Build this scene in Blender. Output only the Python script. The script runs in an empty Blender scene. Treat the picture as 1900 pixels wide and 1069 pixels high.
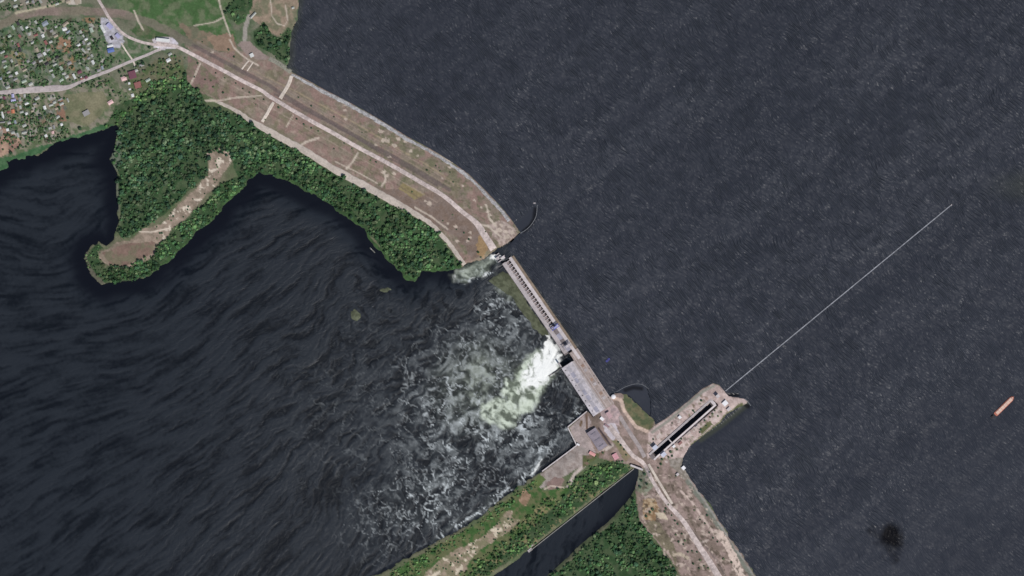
import bpy, bmesh, math, random
import numpy as np
from mathutils import Vector

random.seed(7)
RNG = np.random.RandomState(11)
C = bpy.context.scene.collection
SC = bpy.context.scene
M_PX = 1.75                      # metres on the ground per plan unit (plan x runs east, plan y runs south)


def WX(x): return (np.asarray(x) - 950.0) * M_PX
def WY(y): return (534.5 - np.asarray(y)) * M_PX


# ---------------------------------------------------------------- camera, sky, sun, exposure
cam_d = bpy.data.cameras.new('camera')
cam = bpy.data.objects.new('camera', cam_d)
C.objects.link(cam)
cam.location = (0, 0, 12010)
cam_d.sensor_width = 36
cam_d.lens = 36 * 12000 / (1900 * M_PX)
cam_d.clip_start = 50
cam_d.clip_end = 40000
SC.camera = cam

SUN_AZ, SUN_EL = 142, 52         # degrees, clockwise from north; height above the horizon
world = bpy.data.worlds.new('World')
SC.world = world
world.use_nodes = True
wn = world.node_tree
bg = wn.nodes['Background']
sky = wn.nodes.new('ShaderNodeTexSky')
sky.sky_type = 'NISHITA'
sky.sun_disc = False
sky.sun_elevation = math.radians(SUN_EL)
sky.sun_rotation = math.radians(SUN_AZ)
wn.links.new(sky.outputs[0], bg.inputs[0])
bg.inputs[1].default_value = 0.07

sun_d = bpy.data.lights.new('sun', 'SUN')
sun_d.energy = 3.6
sun_d.angle = math.radians(0.53)
sun_d.color = (1.0, 0.965, 0.925)
sun = bpy.data.objects.new('sun', sun_d)
C.objects.link(sun)
_a, _e = math.radians(SUN_AZ), math.radians(SUN_EL)
_dir = Vector((math.sin(_a) * math.cos(_e), math.cos(_a) * math.cos(_e), math.sin(_e)))
sun.rotation_euler = _dir.to_track_quat('Z', 'Y').to_euler()
sun.location = _dir * 3000

SC.view_settings.view_transform = 'Standard'
SC.view_settings.look = 'None'
SC.view_settings.exposure = 0.0
SC.view_settings.gamma = 1.0
SC.view_settings.use_curve_mapping = False
SC.cycles.filter_width = 1.5
SC.cycles.max_bounces = 5

# ---------------------------------------------------------------- small numeric helpers
ILLUM = 1.02                     # what a white level sheet returns under this sun and sky


def lin(rgb):
    c = np.asarray(rgb, float) / 255.0
    return np.where(c <= 0.04045, c / 12.92, ((c + 0.055) / 1.055) ** 2.4)


def alb(rgb):
    return tuple(np.clip(lin(rgb) / ILLUM, 0, 0.85))


_tabs = {}


def vnoise(x, y, seed=0):
    if seed not in _tabs:
        _tabs[seed] = np.random.RandomState(1000 + seed).rand(257, 257).astype(np.float32)
    t = _tabs[seed]
    xi = np.floor(x).astype(np.int64); yi = np.floor(y).astype(np.int64)
    fx = (x - xi); fy = (y - yi)
    fx = fx * fx * (3 - 2 * fx); fy = fy * fy * (3 - 2 * fy)
    a = xi & 255; b = yi & 255
    return ((t[a, b] * (1 - fx) + t[a + 1, b] * fx) * (1 - fy) + (t[a, b + 1] * (1 - fx) + t[a + 1, b + 1] * fx) * fy)


def fbm(x, y, scale, seed=0, octv=4, gain=0.55):
    s = 0; amp = 1; tot = 0; f = 1.0 / scale
    for k in range(octv):
        s = s + amp * vnoise(x * f + 17.3 * k, y * f + 5.1 * k, seed + k)
        tot += amp; amp *= gain; f *= 2.03
    return s / tot               # 0..1


def sstep(a, b, x):
    t = np.clip((x - a) / (b - a), 0, 1)
    return t * t * (3 - 2 * t)


def inside(px, py, poly):
    res = np.zeros(np.shape(px), bool)
    n = len(poly)
    for i in range(n):
        x1, y1 = poly[i]; x2, y2 = poly[(i + 1) % n]
        if y1 == y2: continue
        cond = (y1 > py) != (y2 > py)
        res ^= cond & (px < (x2 - x1) * (py - y1) / (y2 - y1) + x1)
    return res


def pdist(px, py, pts, closed=False):
    d = np.full(np.shape(px), 1e9, np.float32)
    n = len(pts)
    for i in range(n if closed else n - 1):
        x1, y1 = pts[i]; x2, y2 = pts[(i + 1) % n]
        dx, dy = x2 - x1, y2 - y1
        L = dx * dx + dy * dy + 1e-9
        t = np.clip(((px - x1) * dx + (py - y1) * dy) / L, 0, 1)
        ex = px - x1 - t * dx; ey = py - y1 - t * dy
        d = np.minimum(d, ex * ex + ey * ey)
    return np.sqrt(d)


# ---------------------------------------------------------------- plan of the place
RES_W = [(560, -2500), (556, 0), (552, 17), (549, 44), (542, 59), (538, 81), (539, 101), (536, 118), (533, 125), (544, 135), (572, 149), (600, 165),
         (634, 182), (667, 200), (697, 217), (725, 234), (757, 254), (786, 269), (814, 285), (845, 305), (871, 324), (901, 353), (930, 384), (948, 406), (966, 432), (934, 459)]
BREACH_W = [(934, 459), (922, 470), (905, 477), (885, 485), (862, 493)]
RIV_W = [(862, 493), (848, 500), (830, 504), (811, 501), (786, 505), (768, 522), (755, 518), (732, 497), (710, 471), (683, 444), (674, 424), (647, 404), (620, 385),
         (592, 368), (560, 349), (522, 331), (498, 324), (480, 321), (463, 331), (448, 353), (428, 368), (398, 404), (362, 434), (347, 452), (312, 485), (281, 510), (231, 522), (186, 527),
         (165, 505), (154, 477), (168, 457), (183, 449), (193, 455), (199, 458), (203, 453), (213, 439), (221, 411), (218, 389), (216, 356), (216, 318), (203, 298), (211, 270), (213, 258),
         (218, 238), (214, 232), (204, 235), (192, 241), (160, 247), (143, 253), (115, 262), (95, 267), (87, 275), (80, 284), (56, 289), (45, 295), (25, 294), (16, 301), (14, 308), (0, 317), (-60, 345), (-2500, 1000)]
L_WEST = RES_W + BREACH_W[1:] + RIV_W[1:] + [(-2500, -2500)]

RES_E = [(1118, 742), (1130, 735), (1138, 729), (1146, 727), (1156, 728), (1170, 736), (1190, 756), (1208, 774), (1217, 788), (1236, 776), (1274, 746), (1303, 721), (1322, 711), (1334, 714), (1345, 727), (1352, 735), (1362, 737), (1382, 737),
         (1388, 746), (1378, 752), (1348, 769), (1337, 784), (1302, 811), (1279, 829), (1268, 849), (1266, 862), (1282, 889), (1308, 925), (1331, 960), (1357, 1001), (1383, 1038), (1402, 1069), (1480, 1190), (2600, 2700)]
RIV_E = [(690, 1072), (721, 1055), (732, 1050), (794, 1014), (840, 990), (882, 966), (923, 932), (970, 898), (1005, 876), (1040, 850), (1070, 827), (1053, 793), (1090, 764)]
RIV_E = [(-600, 1900), (560, 1150)] + RIV_E
L_EAST = RES_E + [(1200, 2700), (-600, 2700)] + RIV_E + [(1100, 773)]
CANAL = [(1186, 869), (1183, 890), (1179, 908), (1161, 936), (1120, 976), (1086, 1004), (1016, 1069), (900, 1180), (200, 2400), (60, 2400), (820, 1150), (914, 1071), (979, 1024), (1040, 977), (1110, 922), (1177, 868)]
CHAMBER = [(1208, 840), (1324, 742), (1333, 751), (1217, 850)]
APRON = [(908, 520), (920, 511), (934, 502), (946, 509), (966, 540), (990, 577), (1010, 608), (1018, 622), (1006, 624), (992, 612), (971, 585), (952, 553), (925, 536)]
ISLETS = [[(650, 578), (660, 573), (668, 580), (669, 590), (661, 597), (652, 590)], [(704, 538), (718, 533), (728, 537), (716, 543)]]
UPPER = [(560, -2600)] + RES_W[1:-1] + [(943, 459), (953, 479), (1066, 652), (1084, 690), (1118, 745), (1200, 832), (1262, 868), (1280, 905), (1330, 985), (1390, 1069), (2600, 2900), (5200, 2900), (5200, -2600)]

ROAD_W = [(290, 82), (325, 86), (347, 96), (376, 111), (418, 133), (451, 151), (485, 168), (502, 180), (552, 210), (600, 237), (620, 248), (667, 275), (718, 302), (777, 336), (822, 363), (858, 393), (883, 413), (896, 432), (916, 463)]
TOE_W = [(404, 189), (435, 204), (462, 222), (502, 245), (536, 264), (569, 282), (620, 314), (665, 338), (710, 363), (746, 383), (782, 404), (800, 416), (818, 435), (835, 454), (853, 480), (862, 491)]
HIGHWAY = [(150, -80), (176, -15), (183, 0), (193, 16), (200, 29), (212, 45), (228, 62), (248, 73), (270, 80), (292, 83)]
VROAD = [(-160, 182), (0, 172), (55, 167), (100, 164), (125, 162), (145, 154), (165, 145), (200, 132), (240, 115), (270, 103), (298, 91)]
ROAD_E = [(1130, 790), (1150, 815), (1173, 844), (1192, 858), (1202, 874), (1211, 893), (1235, 930), (1267, 966), (1293, 1007), (1310, 1033), (1333, 1069), (1420, 1210)]
ROAD_E2 = [(1203, 861), (1219, 888), (1237, 918), (1247, 935)]
TOE_E = [(1179, 911), (1184, 940), (1188, 964), (1213, 998), (1246, 1039), (1263, 1069), (1340, 1190)]
RAIL_W = [(-120, 90), (0, 47), (30, 32), (70, 22), (150, 20), (195, 22), (240, 29), (290, 46), (330, 68), (380, 96), (440, 132), (508, 171), (560, 200), (620, 236), (700, 280)]

# ---------------------------------------------------------------- master plan grid
def axis(a, b, step, far):
    core = np.arange(a, b + 0.1, step)
    out = []; s = step; x = b
    while x < far[1]:
        s *= 1.35; x += s; out.append(x)
    lo = []; s = step; x = a
    while x > far[0]:
        s *= 1.35; x -= s; lo.append(x)
    return np.array(lo[::-1] + list(core) + out)


GX = axis(-40, 1940, 2.0, (-2400, 4300))
GY = axis(-40, 1110, 2.0, (-2400, 2500))
X, Y = np.meshgrid(GX, GY)
X = X.astype(np.float32); Y = Y.astype(np.float32)
NX, NY = len(GX), len(GY)

_w1 = (fbm(X, Y, 12, 3, 3) - 0.5) * 10
_w2 = (fbm(X, Y, 12, 9, 3) - 0.5) * 10
natural = np.clip(1 - sstep(60, 20, pdist(X, Y, CHAMBER, True)) - sstep(60, 25, pdist(X, Y, [(1070, 720), (1090, 790)])) - sstep(20, 8, pdist(X, Y, RES_W[9:])), 0, 1)
XW = X + _w1 * natural; YW = Y + _w2 * natural
land_w = inside(XW, YW, L_WEST)
land_e = inside(XW, YW, L_EAST) & ~inside(X + _w1 * 0.5, Y + _w2 * 0.5, CANAL) & ~inside(X, Y, CHAMBER)
land_a = inside(XW, YW, APRON)
for i_ in ISLETS: land_a |= inside(XW, YW, i_)
LAND = land_w | land_e | land_a
UP = inside(X, Y, UPPER)

d_res = np.minimum(pdist(XW, YW, RES_W), pdist(XW, YW, RES_E))
d_riv = np.minimum(pdist(XW, YW, RIV_W), pdist(XW, YW, RIV_E))
d_riv = np.minimum(d_riv, pdist(X + _w1 * 0.5, Y + _w2 * 0.5, CANAL, True))
d_riv = np.minimum(d_riv, pdist(XW, YW, BREACH_W) * 2.2)
d_apr = np.minimum(pdist(XW, YW, APRON, True), np.minimum(pdist(XW, YW, ISLETS[0], True), pdist(XW, YW, ISLETS[1], True)))

controls = [(ROAD_W, 20.0, 1.0), (TOE_W, 5.0, 1.0), (HIGHWAY[2:], 14.0, 1), (VROAD, 9.0, 1), (RIV_W, 1.2, 0.8), (RES_W, 17.0, 1.0), (RAIL_W[:7], 12.0, 0.7),
            ([(20, 110), (90, 80), (170, 70)], 10.5, 1), ([(30, 220), (100, 215)], 6.0, 0.7), ([(260, 20), (380, 30)], 15, 1), ([(480, 20), (500, 80)], 17.5, 0.5),
            ([(250, 250), (250, 330), (240, 400)], 2.6, 1), ([(430, 260), (560, 320), (700, 400), (790, 470)], 2.6, 1), ([(190, 480), (280, 440), (410, 300)], 3.4, 1),
            (ROAD_E, 19.8, 1.2), (TOE_E, 4.0, 1.0), (RES_E, 17.2, 1.0), (RIV_E, 1.5, 0.8), ([(1200, 790), (1300, 735), (1345, 750), (1260, 825)], 19.5, 1.2),
            ([(1150, 770), (1190, 815)], 19.5, 1), ([(1080, 800), (1100, 845), (1060, 860)], 6.5, 1.2), ([(1140, 860), (1050, 925), (940, 1000)], 3.6, 1.0), ([(1150, 990), (1110, 1050), (1200, 1040)], 3.0, 1.0)]
num = np.zeros_like(X); den = np.zeros_like(X)
for pts, z_, wt in controls:
    w_ = wt / (pdist(X, Y, pts) ** 2 + 14.0)
    num += w_ * z_; den += w_
ZI = num / den
slope_r = np.where(d_riv < d_res, 0.55, 0.6)
Z = ZI.copy()
Z = np.where(LAND, np.minimum(Z, 0.15 + 0.5 * d_riv * M_PX), Z)
near_res = np.exp(-d_res / 5.0)
Z = np.where(LAND & (d_res < 40), np.where(Z > 16, 16.1 + (Z - 16.1) * (1 - near_res), Z + (16.1 - Z) * np.exp(-d_res / 9.0) * (d_res < d_riv)), Z)
Z = np.where(land_a, np.minimum(0.2 + d_apr * 0.5, 1.6), Z)
shoal = inside(X + _w1, Y + _w2, [(1155, 728), (1172, 736), (1208, 774), (1216, 790), (1201, 802), (1181, 795), (1160, 765)])
Z = np.where(shoal & land_e, np.minimum(Z, 16.2 + 0.02 * d_res), Z)
relief = (fbm(X, Y, 9, 21, 3) - 0.5)
Z = Z + np.where(LAND, relief * np.clip(np.minimum(d_riv, d_res) / 12, 0, 1) * 0.9, 0)
bed = np.where(UP, 16.0 - 0.35 * M_PX * d_res, -0.35 * M_PX * np.minimum(d_riv, d_apr))
Z = np.where(LAND, Z, np.clip(bed, -9, 16))
Z = np.where(inside(X, Y, CHAMBER), -7, Z)
Z = Z.astype(np.float32)


def hgt(x, y):
    x = np.asarray(x, float); y = np.asarray(y, float)
    fi = np.interp(x, GX, np.arange(NX)); fj = np.interp(y, GY, np.arange(NY))
    i = np.clip(fi.astype(int), 0, NX - 2); j = np.clip(fj.astype(int), 0, NY - 2)
    a = fi - i; b = fj - j
    return (Z[j, i] * (1 - a) + Z[j, i + 1] * a) * (1 - b) + (Z[j + 1, i] * (1 - a) + Z[j + 1, i + 1] * a) * b


# ---------------------------------------------------------------- materials
class NT:
    def __init__(self, name):
        self.m = bpy.data.materials.new(name); self.m.use_nodes = True
        self.t = self.m.node_tree; self.b = self.t.nodes['Principled BSDF']

    def n(self, typ, **kw):
        nd = self.t.nodes.new(typ)
        for k, v in kw.items(): setattr(nd, k, v)
        return nd

    def put(self, sock, v):
        if isinstance(v, bpy.types.NodeSocket): self.t.links.new(v, sock)
        elif v is not None: sock.default_value = v

    def math(self, op, a, b=None, clamp=False):
        nd = self.n('ShaderNodeMath', operation=op, use_clamp=clamp)
        self.put(nd.inputs[0], a)
        if b is not None: self.put(nd.inputs[1], b)
        return nd.outputs[0]

    def vmath(self, op, a, b=None):
        nd = self.n('ShaderNodeVectorMath', operation=op)
        self.put(nd.inputs[0], a)
        if b is not None: self.put(nd.inputs[1], b)
        return nd.outputs[0]

    def ss(self, a, b, x):
        nd = self.n('ShaderNodeMapRange', interpolation_type='SMOOTHSTEP')
        self.put(nd.inputs[0], x); nd.inputs[1].default_value = a; nd.inputs[2].default_value = b
        return nd.outputs[0]

    def mr(self, x, a, b, c, d):
        nd = self.n('ShaderNodeMapRange')
        self.put(nd.inputs[0], x)
        for k, v in enumerate((a, b, c, d)): nd.inputs[k + 1].default_value = v
        return nd.outputs[0]

    def mix(self, f, a, b):
        nd = self.n('ShaderNodeMix', data_type='RGBA')
        self.put(nd.inputs[0], f)
        for s, v in ((nd.inputs[6], a), (nd.inputs[7], b)):
            self.put(s, (*v, 1) if isinstance(v, tuple) and len(v) == 3 else v)
        return nd.outputs[2]

    def attr(self, name, out='Fac'):
        return self.n('ShaderNodeAttribute', attribute_name=name).outputs[out]

    def pos(self): return self.n('ShaderNodeNewGeometry').outputs['Position']

    def map(self, v, rot=0, scale=(1, 1, 1)):
        r = self.n('ShaderNodeMapping'); self.put(r.inputs[0], v)
        r.inputs['Rotation'].default_value = (0, 0, rot)
        s = self.n('ShaderNodeMapping'); self.t.links.new(r.outputs[0], s.inputs[0])
        s.inputs['Scale'].default_value = scale
        return s.outputs[0]

    def noise(self, v, scale, detail=3, rough=0.55, dist=0.0, out='Fac'):
        nd = self.n('ShaderNodeTexNoise'); self.put(nd.inputs['Vector'], v)
        nd.inputs['Scale'].default_value = scale; nd.inputs['Detail'].default_value = detail
        nd.inputs['Roughness'].default_value = rough; nd.inputs['Distortion'].default_value = dist
        return nd.outputs[out]

    def vor(self, v, scale, feature='DISTANCE_TO_EDGE'):
        nd = self.n('ShaderNodeTexVoronoi', feature=feature); self.put(nd.inputs['Vector'], v)
        nd.inputs['Scale'].default_value = scale
        return nd.outputs['Distance']

    def bump(self, h, dist, strength=1.0):
        nd = self.n('ShaderNodeBump'); self.put(nd.inputs['Height'], h)
        nd.inputs['Distance'].default_value = dist; nd.inputs['Strength'].default_value = strength
        self.t.links.new(nd.outputs[0], self.b.inputs['Normal'])

    def done(self, col, rough=0.9, spec=0.2, ior=None, metal=0.0):
        self.put(self.b.inputs['Base Color'], (*col, 1) if isinstance(col, tuple) and len(col) == 3 else col)
        self.put(self.b.inputs['Roughness'], rough)
        self.b.inputs['Specular IOR Level'].default_value = spec
        self.b.inputs['Metallic'].default_value = metal
        if ior: self.b.inputs['IOR'].default_value = ior
        return self.m


_mats = {}


def surf(name, rgb, vary=0.22, scale=0.25, rough=0.85, spec=0.2, big=0.03):
    """weathered plain surface: albedo from a photographed tone, broken by two sizes of noise"""
    if name in _mats: return _mats[name]
    t = NT(name); p = t.pos()
    c = alb(rgb)
    k = t.math('ADD', t.math('MULTIPLY', t.noise(p, scale, 4, 0.65), 0.6), t.math('MULTIPLY', t.noise(p, big, 3), 0.4))
    dark = tuple(v * (1 - vary * 1.6) for v in c); pale = tuple(min(0.85, v * (1 + vary * 1.2)) for v in c)
    m = t.done(t.mix(t.ss(0.3, 0.7, k), dark, pale), rough, spec)
    _mats[name] = m
    return m


t = NT('ground'); p = t.pos()
gcol = t.attr('zone', 'Color')
det = t.math('ADD', t.math('MULTIPLY', t.noise(p, 0.16, 4, 0.7), 0.7), t.math('MULTIPLY', t.noise(p, 0.045, 3, 0.6), 0.5))
mul = t.mr(det, 0.3, 0.9, 0.62, 1.42)
vm = t.n('ShaderNodeVectorMath', operation='SCALE'); t.put(vm.inputs[0], gcol); t.put(vm.inputs[3], mul)
t.bump(t.noise(p, 0.3, 4, 0.7), 0.9, 0.6)
M_GROUND = t.done(vm.outputs[0], 1.0, 0.05)

# reservoir: short wind waves, crests run north-west to south-east
t = NT('reservoir_water'); p = t.pos()
wob = t.noise(p, 0.012, 2, 0.5, out='Color')
pw = t.vmath('ADD', p, t.vmath('MULTIPLY', t.vmath('SUBTRACT', wob, (0.5, 0.5, 0.5)), (22, 22, 0)))
a_ = math.radians(50)
pm = t.map(pw, a_, (1, 1, 1))
sep = t.n('ShaderNodeSeparateXYZ'); t.put(sep.inputs[0], pm)
phase = t.math('ADD', t.math('MULTIPLY', sep.outputs[1], 6.2832 / 10.5), t.math('MULTIPLY', t.noise(t.map(p, a_, (1 / 170.0, 1 / 110.0, 0.1)), 1.0, 3, 0.55), 22.0))
train = t.math('MULTIPLY', t.math('SINE', phase), t.ss(0.35, 0.65, t.noise(t.map(p, a_, (1 / 45.0, 1 / 60.0, 0.1)), 1.0, 3, 0.65)))
wv = t.math('MULTIPLY', t.noise(t.map(pw, a_, (1 / 34.0, 1 / 9.0, 0.1)), 1.0, 1.0, 0.5), 0.7)
wv = t.math('ADD', wv, t.math('MULTIPLY', train, 0.21))
wv2 = t.noise(t.map(p, a_ - 0.25, (1 / 9.0, 1 / 4.2, 0.1)), 1.0, 2, 0.6)
band = t.noise(t.map(p, math.radians(-38), (1 / 800.0, 1 / 110.0, 0.1)), 1.0, 4, 0.6)
gust = t.noise(p, 0.006, 4, 0.6)
rough_sea = t.math('MULTIPLY', t.attr('chop'), t.mr(t.math('ADD', t.math('MULTIPLY', band, 0.6), t.math('MULTIPLY', gust, 0.4)), 0.3, 0.7, 0.55, 1.15))
hh = t.math('MULTIPLY', t.math('ADD', wv, t.math('MULTIPLY', wv2, 0.12)), rough_sea)
t.bump(hh, 10.5, 1.0)
cap = t.math('MULTIPLY', t.ss(0.40, 0.66, wv), t.ss(0.30, 0.60, wv2))
cap = t.math('MULTIPLY', cap, t.math('MULTIPLY', t.math('MULTIPLY', rough_sea, rough_sea), 0.10))
stain_shade = t.attr('stain_shade', 'Fac'); green = t.attr('green', 'Fac')
basec = t.mix(t.ss(0.3, 0.7, band), (0.0272, 0.0306, 0.0405), (0.0355, 0.0394, 0.0505))
basec = t.mix(green, basec, (0.050, 0.056, 0.034))
basec = t.mix(stain_shade, basec, (0.0035, 0.0030, 0.0035))  # one dark base for the lone patch and the painted-in shade
rough_sea = t.math('MULTIPLY', rough_sea, t.math('SUBTRACT', 1.0, t.math('MULTIPLY', stain_shade, 0.85)))
M_RES = t.done(t.mix(cap, basec, (0.20, 0.22, 0.24)), t.mr(rough_sea, 0, 1, 0.27, 0.46), 0.5, 1.33)

# river: streaks along the current, a lace of foam, a milky plume and solid white water
t = NT('river_water'); p = t.pos()
F, PL, WH, CH = t.attr('foam'), t.attr('plume'), t.attr('white'), t.attr('chop')
fl = t.attr('flow', 'Vector')
wob = t.noise(p, 0.018, 3, 0.55, out='Color')
wob = t.vmath('SUBTRACT', wob, (0.5, 0.5, 0.5))
fw = t.vmath('ADD', fl, t.vmath('MULTIPLY', wob, (60, 60, 0)))
st = t.noise(t.map(fw, 0, (1 / 110.0, 1 / 17.0, 0.1)), 1.0, 4, 0.62)
st2 = t.noise(t.map(fw, 0, (1 / 34.0, 1 / 9.0, 0.1)), 1.0, 3, 0.6)
big = t.noise(t.map(fw, 0, (1 / 420.0, 1 / 110.0, 0.1)), 1.0, 3, 0.6)
SK, VN = t.attr('streak'), t.attr('vein')
h = t.math('ADD', t.math('MULTIPLY', SK, 0.45), t.math('ADD', t.math('MULTIPLY', st, 0.4), t.math('MULTIPLY', st2, 0.35)))
t.bump(t.math('MULTIPLY', h, CH), 2.2, 1.0)
nz = t.noise(p, 0.017, 4, 0.65)
nf = t.noise(p, 0.085, 5, 0.7)
ng = t.noise(p, 0.034, 4, 0.65)
lc = t.math('MULTIPLY', VN, t.mr(nf, 0.3, 0.65, 0.55, 1.25))
lc = t.math('MULTIPLY', lc, t.mr(t.math('ADD', t.math('MULTIPLY', nz, 0.8), t.math('MULTIPLY', F, 0.24)), 0.34, 0.72, 0.15, 1.0))
lc = t.math('MULTIPLY', lc, t.math('MULTIPLY', F, 1.45), True)
speck = t.math('MULTIPLY', t.math('MULTIPLY', t.ss(0.60, 0.76, nf), t.ss(0.50, 0.64, ng)), t.math('MULTIPLY', F, 0.35), True)
foam = t.math('MAXIMUM', lc, speck)
deep = t.mix(t.ss(0.20, 0.66, t.math('ADD', t.math('MULTIPLY', SK, 0.62), t.math('ADD', t.math('MULTIPLY', st, 0.18), t.math('MULTIPLY', big, 0.20)))), (0.0028, 0.0046, 0.0078), (0.0168, 0.0210, 0.0275))
deep = t.mix(t.math('SUBTRACT', 1.0, t.ss(0.1, 0.5, CH)), deep, (0.0050, 0.0060, 0.0098))
haze_f = t.math('MULTIPLY', t.math('MULTIPLY', F, F), t.mr(t.math('ADD', t.math('MULTIPLY', SK, 0.6), t.math('MULTIPLY', nz, 0.4)), 0.3, 0.7, 0.05, 0.9), True)
deep = t.mix(haze_f, deep, (0.031, 0.037, 0.039))
tex = t.math('ADD', t.math('MULTIPLY', SK, 0.34), t.math('ADD', t.math('MULTIPLY', nf, 0.36), t.math('MULTIPLY', ng, 0.30)))
murk = t.mix(t.ss(0.32, 0.68, tex), (0.17, 0.20, 0.148), (0.56, 0.62, 0.51))
plm = t.math('MULTIPLY', PL, t.mr(tex, 0.34, 0.62, 0.72, 1.4), True)
c1 = t.mix(plm, deep, murk)
c2 = t.mix(foam, c1, (0.50, 0.54, 0.55))
whm = t.ss(0.30, 1.20, t.math('MULTIPLY', WH, t.mr(tex, 0.32, 0.66, 0.55, 1.45)))
c3 = t.mix(whm, c2, (0.84, 0.85, 0.82))
rg = t.math('ADD', t.mr(CH, 0, 1, 0.12, 0.44), t.math('MULTIPLY', t.math('MAXIMUM', foam, plm), 0.5), True)
M_RIV = t.done(c3, rg, 0.5, 1.33)


# ---------------------------------------------------------------- mesh helpers
def tag(o, label=None, cat=None, group=None, kind=None):
    if label: o['label'] = label
    if cat: o['category'] = cat
    if group: o['group'] = group
    if kind: o['kind'] = kind
    return o


def big_mesh(name, verts, quads, mat, smooth=True):
    me = bpy.data.meshes.new(name)
    k = quads.shape[1]
    me.vertices.add(len(verts)); me.vertices.foreach_set('co', np.asarray(verts, np.float32).ravel())
    me.loops.add(quads.size); me.loops.foreach_set('vertex_index', quads.astype(np.int32).ravel())
    me.polygons.add(len(quads))
    me.polygons.foreach_set('loop_start', np.arange(0, quads.size, k, dtype=np.int32))
    me.polygons.foreach_set('loop_total', np.full(len(quads), k, np.int32))
    me.update(calc_edges=True)
    me.polygons.foreach_set('use_smooth', np.full(len(quads), smooth, bool))
    me.materials.append(mat)
    return me


def link(name, me, parent=None, loc=None):
    o = bpy.data.objects.new(name, me); C.objects.link(o)
    if parent: o.parent = parent
    if loc is not None: o.location = loc
    return o


def sheet(name, cellmask, zz, mat, attrs, step=1):
    """grid cells where cellmask holds, as one mesh; attrs: name -> (kind, array)"""
    jj = np.arange(0, NY, step); ii = np.arange(0, NX, step)
    xs, ys, zs = X[np.ix_(jj, ii)], Y[np.ix_(jj, ii)], zz[np.ix_(jj, ii)]
    cm = cellmask[np.ix_(jj, ii)]
    cells = cm[:-1, :-1] | cm[1:, :-1] | cm[:-1, 1:] | cm[1:, 1:]
    nj, ni = xs.shape
    idx = np.arange(nj * ni).reshape(nj, ni)
    q = np.stack([idx[:-1, :-1][cells], idx[1:, :-1][cells], idx[1:, 1:][cells], idx[:-1, 1:][cells]], 1)
    used = np.unique(q)
    rem = np.full(nj * ni, -1, np.int64); rem[used] = np.arange(len(used))
    v = np.stack([WX(xs).ravel()[used], WY(ys).ravel()[used], zs.ravel()[used]], 1)
    me = big_mesh(name, v, rem[q], mat)
    for an, (kind, arr) in attrs.items():
        a = arr[np.ix_(jj, ii)].reshape(nj * ni, -1)[used].astype(np.float32)
        at = me.attributes.new(an, kind, 'POINT')
        if kind == 'FLOAT': at.data.foreach_set('value', a.ravel())
        elif kind == 'FLOAT_COLOR':
            at.data.foreach_set('color', np.concatenate([a, np.ones((len(a), 1), np.float32)], 1).ravel())
        else: at.data.foreach_set('vector', a.ravel())
    return tag(link(name, me), kind='structure')


# ---------------------------------------------------------------- ground zones (base colours of soil, grass, sand, concrete)
COL = np.zeros((NY, NX, 3), np.float32)


def paint(mask, rgb, rgb2=None, scale=18, seed=40, amt=1.0):
    """mask 0..1; rgb2 a second soil mixed in by noise"""
    c = np.array(alb(rgb), np.float32)
    m = np.clip(mask * amt, 0, 1)[..., None]
    if rgb2 is not None:
        k = sstep(0.38, 0.62, fbm(X, Y, scale, seed, 4))[..., None]
        c = c * (1 - k) + np.array(alb(rgb2), np.float32) * k
    COL[:] = COL * (1 - m) + c * m


def zone(poly, ragged=4, seed=60, sc=12):
    xs = [q[0] for q in poly]; ys = [q[1] for q in poly]
    i0, i1 = np.searchsorted(GX, [min(xs) - ragged * 2 - 4, max(xs) + ragged * 2 + 4]); j0, j1 = np.searchsorted(GY, [min(ys) - ragged * 2 - 4, max(ys) + ragged * 2 + 4])
    m = np.zeros((NY, NX), np.float32)
    xx, yy = X[j0:j1, i0:i1], Y[j0:j1, i0:i1]
    a = (fbm(xx, yy, sc, seed, 3) - 0.5) * 2 * ragged; b = (fbm(xx, yy, sc, seed + 5, 3) - 0.5) * 2 * ragged
    m[j0:j1, i0:i1] = inside(xx + a, yy + b, poly)
    return m


def strip(pts, w, ragged=1.5, seed=80, sc=9):
    d = pdist(X, Y, pts) + (fbm(X, Y, sc, seed, 3) - 0.5) * 2 * ragged
    return 1 - sstep(w - 0.8, w + 0.8, d)


BROWN, OLIVE, PALE, SAND = (134, 113, 105), (112, 108, 88), (196, 184, 172), (168, 150, 136)
paint(np.ones_like(X), (88, 98, 72), (104, 104, 84), 40, 41)                                  # plain grassland
# west: field, village ground, embankment
paint(zone([(-500, -400), (560, -400), (560, 140), (380, 140), (-500, 300)], 3), (84, 98, 74), (108, 108, 92), 22, 44)
paint(zone([(205, -30), (430, -30), (425, 40), (440, 80), (330, 62), (262, 36), (222, 20)], 8), (70, 96, 60), (98, 108, 82), 11, 45)
paint(zone([(265, 45), (330, 70), (300, 74), (262, 70), (240, 55)], 4), (70, 92, 60), (96, 100, 78), 8, 46)
paint(zone([(330, 40), (425, 75), (440, 120), (360, 88)], 6), (104, 104, 86), (120, 108, 92), 10, 47)
paint(zone([(383, 68), (432, 62), (440, 100), (400, 92)], 4), (134, 114, 98))
paint(zone([(470, -30), (556, -30), (550, 50), (520, 70), (490, 60), (462, 30)], 6), (112, 110, 90), (142, 126, 110), 12, 48)
paint(zone([(405, -30), (470, -30), (462, 40), (440, 45), (425, 20)], 5), (92, 104, 76), (70, 98, 62), 14, 49)
paint(zone([(-60, 40), (190, 34), (300, 95), (130, 160), (-60, 172)], 4), (78, 98, 70), (116, 118, 102), 6, 50)
paint(zone([(-60, -60), (150, -60), (120, 8), (60, 20), (-60, 50)], 4), (98, 104, 86), (130, 124, 112), 8, 51)
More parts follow.
